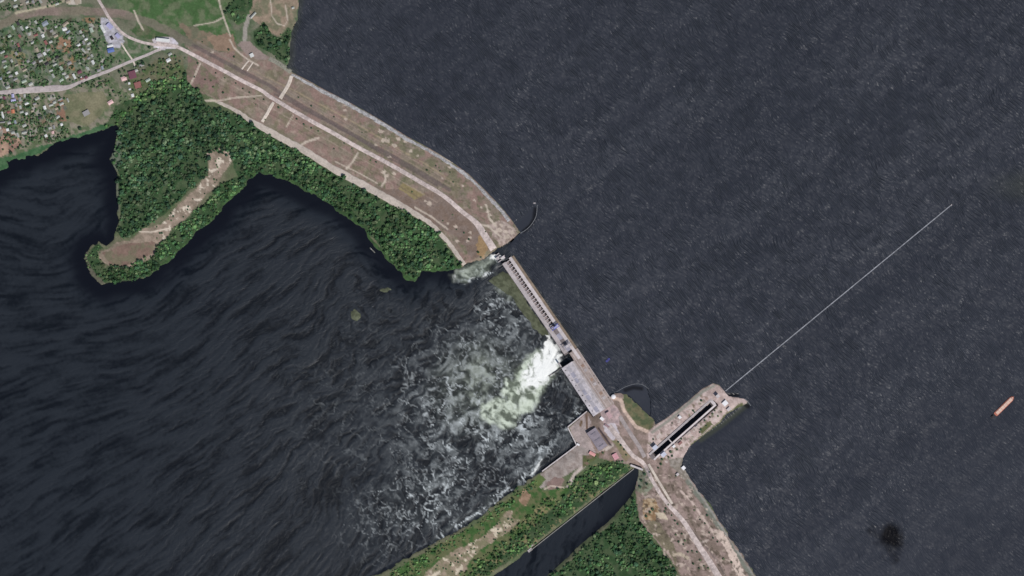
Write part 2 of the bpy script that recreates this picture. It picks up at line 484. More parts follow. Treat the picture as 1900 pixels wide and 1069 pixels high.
paint(zone([(-60, 172), (150, 160), (205, 140), (250, 180), (190, 235), (90, 270), (-60, 330)], 4), (88, 100, 74), (128, 122, 108), 7, 52)
paint(zone([(118, 176), (190, 168), (205, 200), (160, 235), (112, 222)], 4), (106, 108, 84), (122, 118, 96), 14, 53)
paint(zone([(-60, 228), (22, 236), (40, 262), (20, 284), (-60, 310)], 4), (162, 136, 118), (138, 112, 100), 10, 54)
paint(zone([(104, 188), (118, 184), (122, 224), (106, 226)], 2), (132, 104, 88))
paint(zone([(108, 70), (134, 74), (128, 100), (104, 92)], 3), (140, 112, 92))
paint(zone([(122, 102), (142, 104), (138, 130), (120, 126)], 3), (128, 110, 84))
paint(zone([(152, 34), (178, 32), (174, 42), (156, 44)], 2), (136, 112, 88))
paint(zone([(20, 95), (48, 98), (44, 120), (28, 120)], 3), (126, 120, 92))
for k in range(330):                                                                            # garden plots
    gx, gy = random.uniform(-10, 190), random.uniform(38, 165)
    if random.random() < 0.3: gx, gy = random.uniform(-10, 120), random.uniform(178, 262)
    if gy > 166 - (gx - 120) * 0.42 and gx > 120 and gy < 170: continue
    aa = math.radians(random.choice([-24, 66, 70, -20])); hw, hh_ = random.uniform(2.5, 7), random.uniform(2, 4.5)
    ca, sa = math.cos(aa), math.sin(aa)
    q = [(gx + ca * u - sa * v, gy + sa * u + ca * v) for u, v in ((-hw, -hh_), (hw, -hh_), (hw, hh_), (-hw, hh_))]
    paint(zone(q, 1.2, 61 + k % 3, 6), random.choice([(54, 76, 52), (46, 66, 44), (78, 86, 56), (72, 68, 58), (164, 160, 154), (132, 126, 112), (148, 144, 136), (104, 112, 100), (126, 108, 90), (86, 98, 84), (70, 92, 70), (96, 100, 92)]), amt=0.85)
paint(zone([(187, 33), (198, 34), (216, 50), (228, 62), (230, 78), (222, 89), (204, 88), (196, 72), (188, 50)], 1.5), (176, 174, 182), (150, 148, 152), 5, 53)
paint(zone([(284, 74), (296, 69), (322, 70), (331, 80), (326, 90), (300, 93), (286, 88)], 1.5), (206, 200, 208), (192, 184, 186), 6, 54)
# railway bed and scraped bands north of the village
paint(strip(RAIL_W[:7], 7.5, 2), (128, 114, 106), (116, 110, 96), 20, 55)
paint(strip(RAIL_W[6:10], 7, 3), (114, 108, 96), amt=0.8)
paint(strip([(30, 24), (75, 15), (100, 10), (118, 2), (122, -20)], 2.0, 1), (168, 160, 138))
paint(zone([(120, -20), (150, -20), (150, 6), (138, 10), (126, 8)], 2), (176, 168, 158))
# the embankment body
EMB = RES_W[9:] + [(920, 474), (862, 492)] + TOE_W[::-1] + [(360, 165), (352, 140), (372, 118), (340, 82), (420, 98), (470, 92), (505, 108)]
paint(zone(EMB, 3), BROWN, (125, 114, 102), 15, 56)
emb_m = zone(EMB, 2)
paint(emb_m * sstep(0.52, 0.7, fbm(X, Y, 20, 57, 4)), OLIVE, amt=0.8)
paint(emb_m * sstep(0.60, 0.70, fbm(X, Y, 7, 58, 4)) * 0.5, (150, 136, 124))
paint(emb_m * sstep(0.62, 0.72, fbm(X, Y, 6, 157, 4)) * sstep(560, 700, X) * 0.7, (92, 96, 72))
paint(zone([(350, 105), (372, 118), (408, 150), (404, 186), (360, 165), (345, 160)], 4), (124, 104, 98), (108, 104, 86), 8, 59)
paint(zone([(700, 350), (830, 360), (880, 410), (905, 460), (880, 485), (850, 440)], 5), (122, 108, 100), (118, 102, 92), 9, 63)
paint(zone([(898, 430), (905, 460), (897, 478), (885, 470), (886, 440)], 4), (146, 122, 92))
paint(zone([(745, 340), (790, 360), (770, 372), (740, 352)], 3), (132, 120, 90))
RL = [(q[0] - 5, q[1] + 9) for q in RES_W[10:24]]
paint(strip([(440, 118)] + [(q[0] - 20, q[1] + 22) for q in RES_W[10:21]], 1.3, 1.2), (150, 136, 114), amt=0.8)
paint(strip([(q[0] - 34, q[1] + 40) for q in RES_W[9:20]], 2.2, 1.5), (94, 84, 82), amt=0.7)
paint(strip([(q[0] + 12, q[1] - 11) for q in ROAD_W[2:15]], 3.5, 1.2), (100, 90, 88), amt=0.75)
paint(strip([(q[0] + 20, q[1] - 17) for q in ROAD_W[2:13]], 1.8, 1.2), (134, 122, 112), amt=0.7)
paint(strip([(q[0] - 16, q[1] + 17) for q in RES_W[14:24]], 7, 4) * sstep(0.42, 0.62, fbm(X, Y, 9, 215, 3)), (104, 104, 82), amt=0.7)
paint(zone([(905, 418), (930, 408), (950, 420), (964, 433), (940, 452), (928, 458), (914, 436)], 3), (176, 160, 152), (140, 124, 116), 5, 216, 0.85)
for off_, wd_, cl_ in ((1.9, 0.8, (150, 136, 120)), (2.6, 0.6, (156, 140, 126)), (-1.5, 0.8, (158, 142, 130)), (-2.4, 0.7, (96, 84, 78))):
    paint(strip([(q[0] + 7.2 * off_, q[1] - 8.6 * off_) for q in ROAD_W[4:15]], wd_, 0.9, 82, 6), cl_, amt=0.6)
# pale scraped patches on the embankment
for k, (x0, y0, s0) in enumerate([(712, 260, 6), (720, 262, 5), (733, 270, 6), (763, 281, 5), (697, 269, 3), (722, 292, 5), (712, 320, 6), (718, 326, 5), (716, 338, 3), (730, 322, 5), (395, 97, 4), (640, 196, 4), (639, 205, 4), (642, 222, 4), (706, 244, 5), (740, 258, 5), (752, 262, 4),
                                  (790, 373, 4), (797, 378, 5), (831, 415, 4), (846, 420, 4), (848, 447, 4), (872, 440, 3), (868, 447, 4), (873, 432, 4), (905, 392, 4), (909, 400, 4), (912, 410, 4), (925, 428, 6), (938, 430, 6), (944, 422, 5), (930, 418, 4), (940, 440, 7), (952, 432, 6), (918, 415, 4), (900, 382, 3), (880, 372, 4), (893, 385, 3), (835, 310, 4), (820, 330, 3), (860, 345, 3), (775, 290, 3)]):
    q = [(x0 + s0 * random.uniform(0.6, 1.3) * math.cos(a), y0 + s0 * 0.7 * random.uniform(0.6, 1.3) * math.sin(a)) for a in np.linspace(0, 6.28, 7)[:-1]]
    paint(zone(q, 2.2, 64 + k % 4, 5), (188, 174, 160), amt=0.75)
for q, w in [([(436, 204), (420, 196), (395, 186), (377, 188)], 2.2), ([(403, 187), (440, 181), (485, 178)], 1.3), ([(545, 213), (531, 236)], 1.0), ([(592, 256), (566, 264), (558, 270)], 2.0), ([(664, 284), (655, 300), (643, 313)], 1.8), ([(712, 318), (716, 332), (708, 346)], 1.5),
             ([(840, 302), (820, 292), (795, 278)], 1.2), ([(876, 412), (905, 420), (930, 440)], 1.6), ([(902, 380), (908, 405), (920, 420)], 1.5), ([(427, 75), (434, 88), (448, 102), (462, 112), (480, 122)], 1.5), ([(404, -20), (408, 10), (418, 40), (428, 68)], 1.4), ([(414, 33), (396, 42), (360, 48)], 1.2),
             ([(500, -20), (505, 30), (514, 44), (528, 48), (534, 38), (530, 10)], 1.1), ([(249, 20), (257, 40), (266, 56)], 1.6), ([(372, 118), (362, 140), (352, 160)], 1.6), ([(622, 300), (660, 318), (700, 340)], 0.9), ([(770, 385), (800, 402), (830, 425)], 1.5), ([(818, 432), (845, 470), (856, 486)], 1.2)]:
    paint(strip(q, w, 0.9, 81, 5), (186, 174, 160), amt=0.85)
paint(strip([(462, 30), (455, 55), (454, 78)], 4, 1.5), (150, 144, 136))
paint(zone([(446, 78), (462, 76), (478, 92), (500, 108), (488, 112), (460, 104), (440, 84)], 3), (138, 124, 118))
paint(strip([(548, 139), (600, 171), (667, 206)] , 3, 2.5), (122, 116, 104), amt=0.5)
# wooded spit and toe strip floors
WOOD_SPIT = [(219, 240), (260, 190), (330, 170), (345, 150), (372, 170), (384, 196), (420, 206), (470, 235), (478, 300), (462, 325), (446, 345), (428, 292), (405, 278), (385, 300), (388, 320), (360, 345), (330, 375), (300, 400), (262, 428), (240, 440), (222, 440), (224, 400), (220, 350), (219, 315), (210, 298), (214, 270)]
WOOD_TOE = [(440, 210), (478, 238), (536, 272), (620, 322), (710, 372), (782, 412), (806, 424), (826, 450), (846, 478), (858, 492), (840, 499), (810, 499), (786, 502), (768, 519), (757, 514), (734, 492), (712, 466), (690, 440), (676, 418), (648, 400), (592, 364), (560, 345), (522, 327), (480, 318), (462, 328), (452, 300)]
WOOD_SPIT_S0 = [(460, 334), (448, 350), (426, 366), (396, 402), (360, 432), (346, 450), (311, 482), (280, 507), (230, 519), (190, 524), (182, 512), (200, 498), (230, 500), (262, 490), (290, 476), (296, 460), (312, 440), (330, 425), (352, 405), (380, 380), (410, 345), (436, 330)]
WOOD_SPIT_S = [(462, 332), (450, 351), (429, 369), (399, 405), (363, 435), (348, 453), (313, 486), (282, 510), (231, 522), (188, 526), (180, 512), (198, 494), (228, 496), (258, 484), (284, 472), (292, 456), (308, 438), (326, 422), (350, 402), (378, 378), (408, 343), (436, 328)]
WOOD_TIP = [(158, 478), (170, 460), (184, 452), (192, 460), (180, 466), (186, 484), (196, 500), (184, 516), (166, 503)]
WOOD_BANK = [(193, 238), (206, 216), (214, 196), (250, 182), (290, 150), (345, 140), (350, 168), (310, 178), (262, 192), (220, 236), (205, 232)]
WOOD_RES = [(470, 60), (490, 40), (505, 66), (520, 70), (536, 50), (542, 60), (536, 80), (537, 100), (533, 118), (522, 112), (500, 96), (480, 88), (470, 76)]
WOOD_RES2 = [(420, 10), (440, -10), (476, -10), (466, 14), (454, 34), (440, 44), (424, 36), (418, 24)]
WOOD_CANAL = [(1168, 872), (1110, 916), (1040, 970), (975, 1020), (908, 1066), (860, 1080), (880, 1056), (940, 1010), (1000, 962), (1040, 930), (1066, 900), (1110, 862), (1135, 856), (1160, 862)]
WOOD_RIVE = [(724, 1058), (796, 1018), (884, 968), (926, 934), (972, 900), (990, 890), (1000, 896), (960, 920), (920, 950), (890, 976), (850, 1004), (800, 1036), (760, 1064), (735, 1080)]
WOOD_CANAL = [(1168, 872), (1110, 916), (1040, 970), (975, 1020), (908, 1066), (850, 1085), (842, 1076), (880, 1040), (930, 1006), (960, 976), (985, 952), (1010, 926), (1040, 908), (1066, 890), (1104, 862), (1135, 852), (1160, 860)]
WOOD_RIVE = [(724, 1058), (796, 1018), (884, 968), (926, 934), (972, 900), (990, 890), (998, 900), (976, 916), (944, 940), (918, 964), (890, 990), (862, 1004), (824, 1026), (786, 1056), (760, 1085), (720, 1085)]
WOOD_S = [(1178, 914), (1184, 945), (1188, 968), (1212, 1002), (1244, 1042), (1262, 1075), (1020, 1075), (1060, 1040), (1090, 1010), (1130, 976), (1164, 940)]
paint(zone([(-60, 296), (15, 292), (90, 266), (150, 246), (205, 225), (222, 236), (200, 240), (96, 272), (60, 292), (10, 312), (-60, 344)], 4), (76, 104, 74), (60, 92, 62), 8, 66)
for k, w in enumerate((WOOD_SPIT, WOOD_TOE, WOOD_SPIT_S, WOOD_TIP, WOOD_BANK, WOOD_RES, WOOD_RES2, WOOD_CANAL, WOOD_S)):
    paint(zone(w, 3, 67 + k), (54, 76, 50), (72, 86, 62), 9, 70)
paint(zone([(240, 150), (290, 110), (340, 102), (345, 145), (290, 152), (250, 182)], 4), (84, 96, 66), (106, 104, 84), 8, 72)
paint(strip(RIV_W[1:26], 6, 2.5), (66, 92, 56), (54, 74, 48), 6, 78)
SPIT_SAND = [(384, 282), (404, 274), (424, 280), (432, 296), (420, 312), (410, 330), (396, 352), (376, 370), (352, 396), (338, 412), (318, 424), (308, 440), (296, 455), (288, 474), (262, 488), (230, 500), (204, 498), (190, 486), (180, 468), (198, 462), (214, 452), (240, 446), (262, 432), (262, 424), (298, 418), (316, 396), (336, 374), (362, 352), (388, 322)]
paint(zone(SPIT_SAND, 4, 73), (150, 134, 120), (128, 116, 102), 8, 74)
paint(zone(SPIT_SAND, 3, 73) * sstep(0.60, 0.68, fbm(X, Y, 7, 75, 4)) * (X > 300), (200, 188, 172))
paint(zone([(190, 470), (230, 452), (290, 448), (284, 470), (232, 494), (206, 496)], 3), (122, 102, 92), (112, 106, 88), 10, 76)
paint(strip([(259, 430), (280, 431), (312, 424)], 1.2, 0.4), (206, 192, 176))
paint(strip([(206, 262), (206, 298), (216, 330), (218, 390)], 3, 2), (98, 104, 90), amt=0.8)
paint(zone([(204, 298), (216, 260), (224, 262), (224, 300), (218, 318)], 2), (98, 106, 92))
paint(strip([(160, 466), (158, 484), (170, 506), (188, 524)], 3.5, 1.5), (92, 90, 78))
# east: lock, yards, embankment, wooded banks
paint(zone(RES_E[:34] + [(1340, 1100), (1263, 1069), (1246, 1039), (1213, 998), (1186, 964), (1179, 911), (1185, 866), (1110, 850), (1055, 795), (1090, 764), (1110, 760)], 2), (148, 130, 123), (124, 110, 101), 9, 90)
paint(zone([(1204, 800), (1320, 713), (1336, 716), (1390, 745), (1300, 812), (1268, 850), (1200, 850)], 2), (190, 172, 166), (166, 148, 142), 6, 91)
for k in range(130):
    s_, w_ = random.uniform(2, 150), random.choice([random.uniform(9, 25), random.uniform(-26, -9)])
    x0, y0 = 1212 + 0.748 * s_ - 0.664 * w_, 845 - 0.664 * s_ - 0.748 * w_
    q = [(x0 + random.uniform(1.5, 5) * math.cos(a), y0 + random.uniform(1.5, 4) * math.sin(a)) for a in np.linspace(0, 6.28, 6)[:-1]]
    paint(zone(q, 1.6, 108 + k % 3, 5), random.choice([(186, 174, 166), (112, 100, 84), (122, 106, 100), (196, 186, 180), (128, 120, 112), (104, 104, 78), (152, 128, 118)]), amt=0.65)
paint(strip([(1285, 826), (1302, 812), (1337, 785), (1350, 768), (1376, 751)], 3.5, 2.5), (84, 92, 62), (120, 116, 92), 5, 109)
paint(zone([(1296, 796), (1316, 780), (1322, 788), (1302, 806)], 2), (96, 98, 70))
paint(strip([(1210, 802), (1240, 781), (1303, 727), (1324, 716)], 2.6, 0.8), (140, 138, 128))
paint(shoal.astype(np.float32), (84, 92, 68), (108, 104, 80), 8, 92)
paint(strip([(1137, 738), (1152, 742), (1158, 762), (1180, 792), (1202, 801)], 3.2, 1.0), (192, 170, 156))
paint(zone([(1112, 756), (1136, 746), (1150, 766), (1150, 790), (1120, 786)], 3), (182, 160, 158), (158, 142, 142), 5, 93)
paint(zone([(1118, 788), (1140, 784), (1150, 806), (1136, 818), (1122, 802)], 1), (186, 178, 182))
paint(zone([(1056, 794), (1088, 767), (1098, 784), (1090, 800), (1105, 840), (1082, 850), (1072, 826)], 1.5), (170, 156, 152), (154, 142, 138), 6, 94)
paint(zone([(1072, 826), (1100, 842), (1082, 862), (1040, 890), (1000, 908), (984, 896), (1010, 874), (1040, 850)], 2), (158, 148, 142), (140, 128, 122), 7, 95)
paint(zone([(1014, 896), (1030, 884), (1048, 890), (1040, 906), (1018, 908)], 2), (132, 112, 106))
paint(zone([(984, 894), (1002, 880), (1012, 890), (1000, 906)], 2), (92, 106, 66))
paint(strip([(1136, 826), (1100, 850), (1066, 880), (1052, 908)], 3.0, 0.8), (178, 166, 158))
paint(strip([(1010, 908), (1022, 902), (1052, 906)], 1.2, 0.5), (192, 178, 164))
paint(zone([(1080, 846), (1108, 842), (1124, 834), (1120, 842), (1096, 858), (1082, 868)], 2), (86, 92, 62), (116, 98, 86), 5, 96)
paint(zone([(1136, 818), (1148, 812), (1170, 846), (1160, 856)], 2), (118, 116, 88), (136, 122, 100), 5, 97)
paint(strip([(1110, 794), (1133, 826)], 1.8, 0.6), (74, 64, 66))
paint(strip([(1088, 770), (1089, 795)], 2.0, 0.8), (112, 92, 80)); paint(strip([(1079, 782), (1077, 790)], 2.0, 0.8), (112, 92, 72))
paint(zone([(724, 1062), (884, 972), (930, 934), (986, 894), (1010, 910), (1060, 905), (1040, 930), (1000, 964), (940, 1012), (850, 1085), (720, 1085)], 3), (64, 92, 52), (98, 102, 72), 7, 98)
MID = [(790, 1062), (830, 1030), (868, 1010), (890, 1000), (920, 974), (938, 950), (948, 946), (952, 960), (966, 964), (940, 990), (905, 1012), (880, 1030), (850, 1075), (780, 1085)]
paint(zone(MID, 4, 99), (150, 134, 118), (122, 118, 94), 7, 100)
paint(zone(MID, 3, 99) * sstep(0.58, 0.66, fbm(X, Y, 8, 101, 4)), (196, 184, 164))
paint(zone([(970, 905), (985, 920), (975, 940), (962, 930)], 4), (158, 132, 112), (132, 110, 90), 5, 102)
paint(sstep(0.66, 0.72, fbm(X, Y, 8, 103, 3)) * zone(WOOD_CANAL, 1), (140, 128, 96), amt=0.7)
paint(zone([(1186, 868), (1204, 870), (1212, 900), (1196, 920), (1180, 910)], 3), (136, 140, 122), (118, 118, 100), 5, 104)
paint(zone([(1194, 926), (1214, 924), (1226, 944), (1216, 968), (1192, 962)], 3), (176, 156, 128), (134, 108, 82), 4, 105)
paint(zone([(1196, 970), (1220, 965), (1250, 1010), (1262, 1069), (1248, 1036), (1214, 996)], 3), (122, 114, 96), (112, 104, 88), 10, 106)
paint(strip([(q[0] - 7, q[1] + 4) for q in RES_E[26:33]], 3.4, 1.2), (116, 118, 108))
paint(strip([(q[0] - 3, q[1] + 1.5) for q in RES_E[26:33]], 1.2, 2.4), (146, 148, 142), amt=0.7)
paint(strip([(1263, 911), (1280, 926), (1297, 951), (1323, 988)], 2.0, 1.0), (190, 172, 162))
paint(zone([(1318, 982), (1340, 985), (1352, 1004), (1364, 1026), (1376, 1052), (1388, 1080), (1376, 1080), (1360, 1050), (1344, 1016)], 3), (198, 180, 168))
paint(zone([(1278, 1000), (1300, 1004), (1316, 1000), (1312, 1006), (1290, 1010)], 2), (176, 162, 152))
paint(strip([(1255, 946), (1290, 992), (1330, 1040), (1345, 1069)], 1.6, 1.2), (94, 86, 84), amt=0.6)
paint(strip([(1250, 1030), (1262, 1028), (1276, 1036)], 3, 2), (180, 166, 148)); paint(zone([(1215, 950), (1232, 952), (1240, 966), (1222, 962)], 2), (190, 176, 156))
paint(zone([(1236, 850), (1268, 850), (1282, 890), (1262, 886)], 3), (150, 142, 134), (124, 116, 106), 4, 107)
for k in range(60):
    x0, y0 = random.uniform(1215, 1345), random.uniform(870, 1069)
    q = [(x0 + random.uniform(1.5, 4) * math.cos(a), y0 + random.uniform(1.5, 4) * math.sin(a)) for a in np.linspace(0, 6.28, 6)[:-1]]
    paint(zone(q, 1.5, 108 + k % 3, 5) * (d_res > 12), random.choice([(160, 146, 134), (98, 92, 78), (108, 98, 90), (176, 160, 146), (90, 88, 68)]), amt=0.6)
eb = zone([(1190, 880), (1270, 880), (1310, 930), (1360, 1005), (1400, 1080), (1262, 1080), (1214, 998), (1188, 964)], 2) * (d_res > 9)
paint(eb * sstep(0.60, 0.70, fbm(X, Y, 6, 200, 4)) * 0.8, (84, 76, 66))
paint(eb * sstep(0.62, 0.70, fbm(X, Y, 8, 205, 4)) * 0.8, (184, 168, 156))
paint(land_a.astype(np.float32), (94, 98, 80), (76, 80, 64), 5, 110)
paint(strip(BREACH_W[1:], 5, 3), (142, 126, 112), amt=0.5)
# what lies under water
paint((~LAND).astype(np.float32), (60, 62, 54))

sd_keep = LAND | (np.minimum(np.minimum(d_riv, d_res), d_apr) < 9)
ground = sheet('ground', sd_keep, Z, M_GROUND, {'zone': ('FLOAT_COLOR', COL)})

# bed far below, closing the water bodies from beneath
t_ = surf('river_bed', (60, 58, 50))
me = big_mesh('river_bed', np.array([(WX(-2600), WY(2700), -12), (WX(4600), WY(2700), -12), (WX(4600), WY(-2600), -12), (WX(-2600), WY(-2600), -12)]), np.array([[0, 1, 2, 3]]), t_)
tag(link('river_bed', me), kind='structure')

# ---------------------------------------------------------------- the two waters
chop = 1 - 0.75 * np.exp(-(pdist(X, Y, RES_W[9:]) / 7) ** 2)
chop -= 0.9 * inside(X, Y, [(1142, 728), (1155, 718), (1170, 713), (1185, 712), (1200, 719), (1208, 745), (1206, 772), (1170, 736)])
chop -= 0.9 * inside(X, Y, [(964, 432), (978, 424), (992, 408), (998, 380), (985, 385), (972, 402), (955, 410)])
chop -= 0.8 * np.exp(-(pdist(X, Y, [(1290, 822), (1340, 790), (1380, 757)]) / 9) ** 2)
chop -= 0.5 * np.exp(-(pdist(X, Y, [(1300, 830), (1390, 790)]) / 22) ** 2)
chop -= 0.9 * np.exp(-(pdist(X, Y, [(1347, 732), (1370, 733)]) / 3) ** 2)
chop -= 0.55 * sstep(0, 1, (X - 1250 + (Y - 850) * 0.9) / 750 + 0.5 * (fbm(X, Y, 150, 190, 3) - 0.5)) + 0.12 * sstep(900, 560, X)
chop = np.clip(chop, 0.05, 1.0)
stain_shade = np.zeros_like(X)
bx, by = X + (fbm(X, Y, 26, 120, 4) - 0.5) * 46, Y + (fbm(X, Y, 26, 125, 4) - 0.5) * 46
stain_shade = np.maximum(stain_shade, 1 - sstep(0.4, 1.25, np.sqrt(((bx - 1648) / 30) ** 2 + ((by - 998) / 36) ** 2)))
stain_shade = np.maximum(stain_shade, 0.75 * (1 - sstep(1.5, 5.5, pdist(X, Y, [(972, 429), (984, 419), (991, 406), (993, 388)]))))  # dark reflection of calm water inside the curved boom, painted into the colour
stain_shade = np.maximum(stain_shade, 0.75 * (1 - sstep(1.5, 6, pdist(X, Y, [(1160, 724), (1175, 719), (1190, 721)]))))  # arched boom: calm-water reflection painted dark as well
stain_shade = np.maximum(stain_shade, 0.8 * (1 - sstep(1.5, 5, pdist(X, Y, [(1352, 732), (1368, 733)]))))  # shadow of the mole tip wall, painted into the water colour
stain_shade = np.maximum(stain_shade, 0.8 * (1 - sstep(2, 5.5, pdist(X, Y, [(1383, 751), (1388, 754)]))))  # dark look of the calm water by the tip jetty, painted in
green = 0.38 * (1 - sstep(0, 1, np.sqrt(((X - 1930) / 130) ** 2 + ((Y - 345) / 45) ** 2)))
green = np.maximum(green, 0.35 * (1 - sstep(2, 14, pdist(X, Y, RES_W[1:10]))))
green = np.maximum(green, 0.25 * (1 - sstep(1, 8, pdist(X, Y, [(952, 478), (1080, 658)]))))
green = np.maximum(green, 0.6 * (1 - sstep(1, 8, pdist(X, Y, [(1300, 816), (1340, 788), (1385, 752)]))))
res_mask = UP & ~inside(X, Y, [(1200, 842), (1326, 734), (1342, 750), (1216, 860)]) & ~(LAND & (d_res > 14))
zr = np.full_like(X, 16.0)
reservoir = sheet('reservoir_water', res_mask, zr, M_RES, {'chop': ('FLOAT', chop), 'stain_shade': ('FLOAT', stain_shade), 'green': ('FLOAT', green)})

wx2, wy2 = X + (fbm(X, Y, 18, 130, 4) - 0.5) * 26, Y + (fbm(X, Y, 18, 135, 4) - 0.5) * 26


def ell(cx, cy, rx, ry, ang=0, xx=None, yy=None):
    xx = wx2 if xx is None else xx; yy = wy2 if yy is None else yy
    ca, sa = math.cos(math.radians(ang)), math.sin(math.radians(ang))
    u = ((xx - cx) * ca + (yy - cy) * sa) / rx; v = (-(xx - cx) * sa + (yy - cy) * ca) / ry
    return np.sqrt(u * u + v * v)


foam = 0.95 * (1 - sstep(0.15, 1.25, ell(905, 770, 235, 215)))
foam = np.maximum(foam, 0.85 * (1 - sstep(0.5, 1.05, ell(960, 590, 110, 75, 20))))
foam = np.maximum(foam, 0.95 * (1 - sstep(0.1, 1.25, ell(800, 920, 195, 105, -28))))
foam = np.maximum(foam, 0.26 * (1 - sstep(0.1, 1.1, ell(770, 790, 330, 260))))
foam = np.maximum(foam, 1.25 * (1 - sstep(3, 16, np.abs(pdist(wx2, wy2, [(1002, 856), (985, 880), (935, 912), (880, 950), (800, 1004)])))))
foam = np.maximum(foam, 1.2 * (1 - sstep(0.5, 1.1, ell(1065, 780, 22, 40, 30))))
foam = np.maximum(foam, 1.2 * (1 - sstep(0.5, 1.1, ell(890, 500, 52, 22, -25))))
foam *= 1 - 0.75 * sstep(0.25, 0.9, 1 - ell(1045, 745, 36, 52, -25)) * (ell(1045, 745, 36, 52, -25) < 1)
foam *= sstep(0, 5, pdist(X, Y, [(1070, 830), (1040, 853), (1005, 879)]) - 9 + 4 * (fbm(X, Y, 8, 3) - 0.5))
PLP = [(1040, 676), (1020, 700), (1004, 730), (984, 758), (962, 782), (936, 796), (908, 792), (890, 772), (896, 750), (914, 744), (934, 720), (952, 697), (976, 672), (1000, 650)]
dpl = pdist(wx2, wy2, PLP, True) * np.where(inside(wx2, wy2, PLP), 1, -1)
along = np.clip(((1040 - X) * 0.78 + (Y - 660) * 0.62) / 190, 0, 1)
plume = (1.3 - 0.66 * along) * sstep(-8, 10, dpl)
plume = np.maximum(plume, 0.26 * (1 - sstep(0.5, 1.1, ell(886, 706, 36, 58, 8))))
plume = np.maximum(plume, 0.10 * (1 - sstep(0.5, 1.2, ell(890, 715, 95, 95, 0))))
plume = np.maximum(plume, 0.42 * (1 - sstep(0.5, 1.1, ell(884, 498, 54, 16, -24))))
plume = np.maximum(plume, 0.30 * (1 - sstep(0.3, 1.1, ell(940, 540, 40, 20, 55))))
foam = foam * (1 - 0.8 * np.clip(plume, 0, 1))
fx3, fy3 = wx2 + (fbm(X, Y, 7, 180, 3) - 0.5) * 16, wy2 + (fbm(X, Y, 7, 184, 3) - 0.5) * 16
core = [(1018, 622), (1026, 634), (1040, 654), (1044, 664), (1036, 680), (1020, 696), (1002, 712), (988, 716), (976, 702), (984, 684), (996, 664), (1008, 652)]
white = np.clip(0.95 - pdist(fx3, fy3, core, True) / 11, 0, 1) * (1 - inside(fx3, fy3, core)) + (0.95 + np.clip(pdist(fx3, fy3, core, True) / 22, 0, 0.35)) * inside(fx3, fy3, core)
white = np.maximum(white, 0.62 * (1 - sstep(0.2, 1.2, ell(982, 714, 58, 26, -55))))
white = np.maximum(white, 1.0 * (1 - sstep(0.3, 1.2, ell(926, 477, 20, 10, 20))))
white *= ~inside(X, Y, [(1036, 684), (1050, 660), (1090, 640), (1110, 700), (1060, 740), (1044, 700)])
white = np.maximum(white, 0.62 * (1 - sstep(0.5, 1.15, ell(898, 507, 14, 4, -40))))
white = np.maximum(white, 0.55 * (1 - sstep(0.5, 1.15, ell(872, 517, 26, 4, -12))))
white = np.maximum(white, 0.50 * (1 - sstep(0.5, 1.15, ell(842, 517, 4, 8, 0))))
white = np.maximum(white, 0.62 * (1 - sstep(1.0, 3.0, pdist(X + (wx2 - X) * 0.3, Y + (wy2 - Y) * 0.3, [(1004, 852), (998, 862), (993, 876), (980, 884)]))))
chop2 = 0.60 + 0.40 * sstep(150, 700, X + (Y - 540) * 0.2)
chop2 = np.where(inside(X, Y, [(1200, 842), (1326, 734), (1342, 750), (1216, 860)]), 0.0, chop2)
chop2 = np.where(pdist(X, Y, CANAL, True) < 3, 0.42, chop2)
chop2 = np.where(inside(X, Y, CANAL), 0.42 - 0.3 * np.exp(-pdist(X, Y, [(1086, 1004), (1161, 936), (1183, 900)]) / 9), chop2)
lee = np.minimum(pdist(X, Y, RIV_W[4:28]), pdist(X, Y, RIV_W[28:]))
chop2 *= 0.18 + 0.82 * sstep(4, 60, pdist(X, Y, RIV_W) + 26 * (fbm(X, Y, 60, 140, 3) - 0.5))
chop2 *= 0.3 + 0.7 * sstep(2, 12, pdist(X, Y, RIV_E))
rr = np.sqrt((X - 1300) ** 2 + (Y - 150) ** 2) * M_PX
th = np.arctan2(Y - 150, X - 1300); th = np.where(th < 0, th + 2 * math.pi, th)
flow = np.stack([rr, th * 1100 * M_PX, 0 * rr], -1)
# current: backtraced and line-integrated noise on the water grid
rj0, rj1 = np.searchsorted(GY, [225, 1108]); ri0, ri1 = np.searchsorted(GX, [-38, 1120])
RX, RY = X[rj0:rj1, ri0:ri1], Y[rj0:rj1, ri0:ri1]
pot = (fbm(RX, RY, 80, 220, 2) * 80 * 0.7 + fbm(RX, RY, 24, 224, 3) * 24 * 1.0)
near = np.clip(1.15 - np.sqrt(((RX - 900) / 420) ** 2 + ((RY - 740) / 330) ** 2), 0.0, 1.0)
gy_, gx_ = np.gradient(pot, 2.0)
dxs, dys = RX - 1300, RY - 150
dn = np.sqrt(dxs * dxs + dys * dys)
bvx, bvy = dxs / dn, dys / dn
for (ex, ey, er, es) in ((868, 700, 75, -1.3), (1000, 800, 60, 0.9), (760, 600, 80, 0.7), (640, 500, 90, -0.5), (300, 640, 160, 0.35), (100, 470, 120, 0.5), (700, 880, 90, -0.6)):
    ddx, ddy = RX - ex, RY - ey
    g_ = es * np.exp(-(ddx * ddx + ddy * ddy) / (er * er)) * 2.2 / er
    bvx = bvx - ddy * g_; bvy = bvy + ddx * g_
amp = 0.30 + 1.5 * near
VX = bvx * (1 - 0.45 * near) + gy_ * amp; VY = bvy * (1 - 0.45 * near) - gx_ * amp
vn_ = np.sqrt(VX * VX + VY * VY) + 1e-6
UX, UY = VX / vn_, VY / vn_


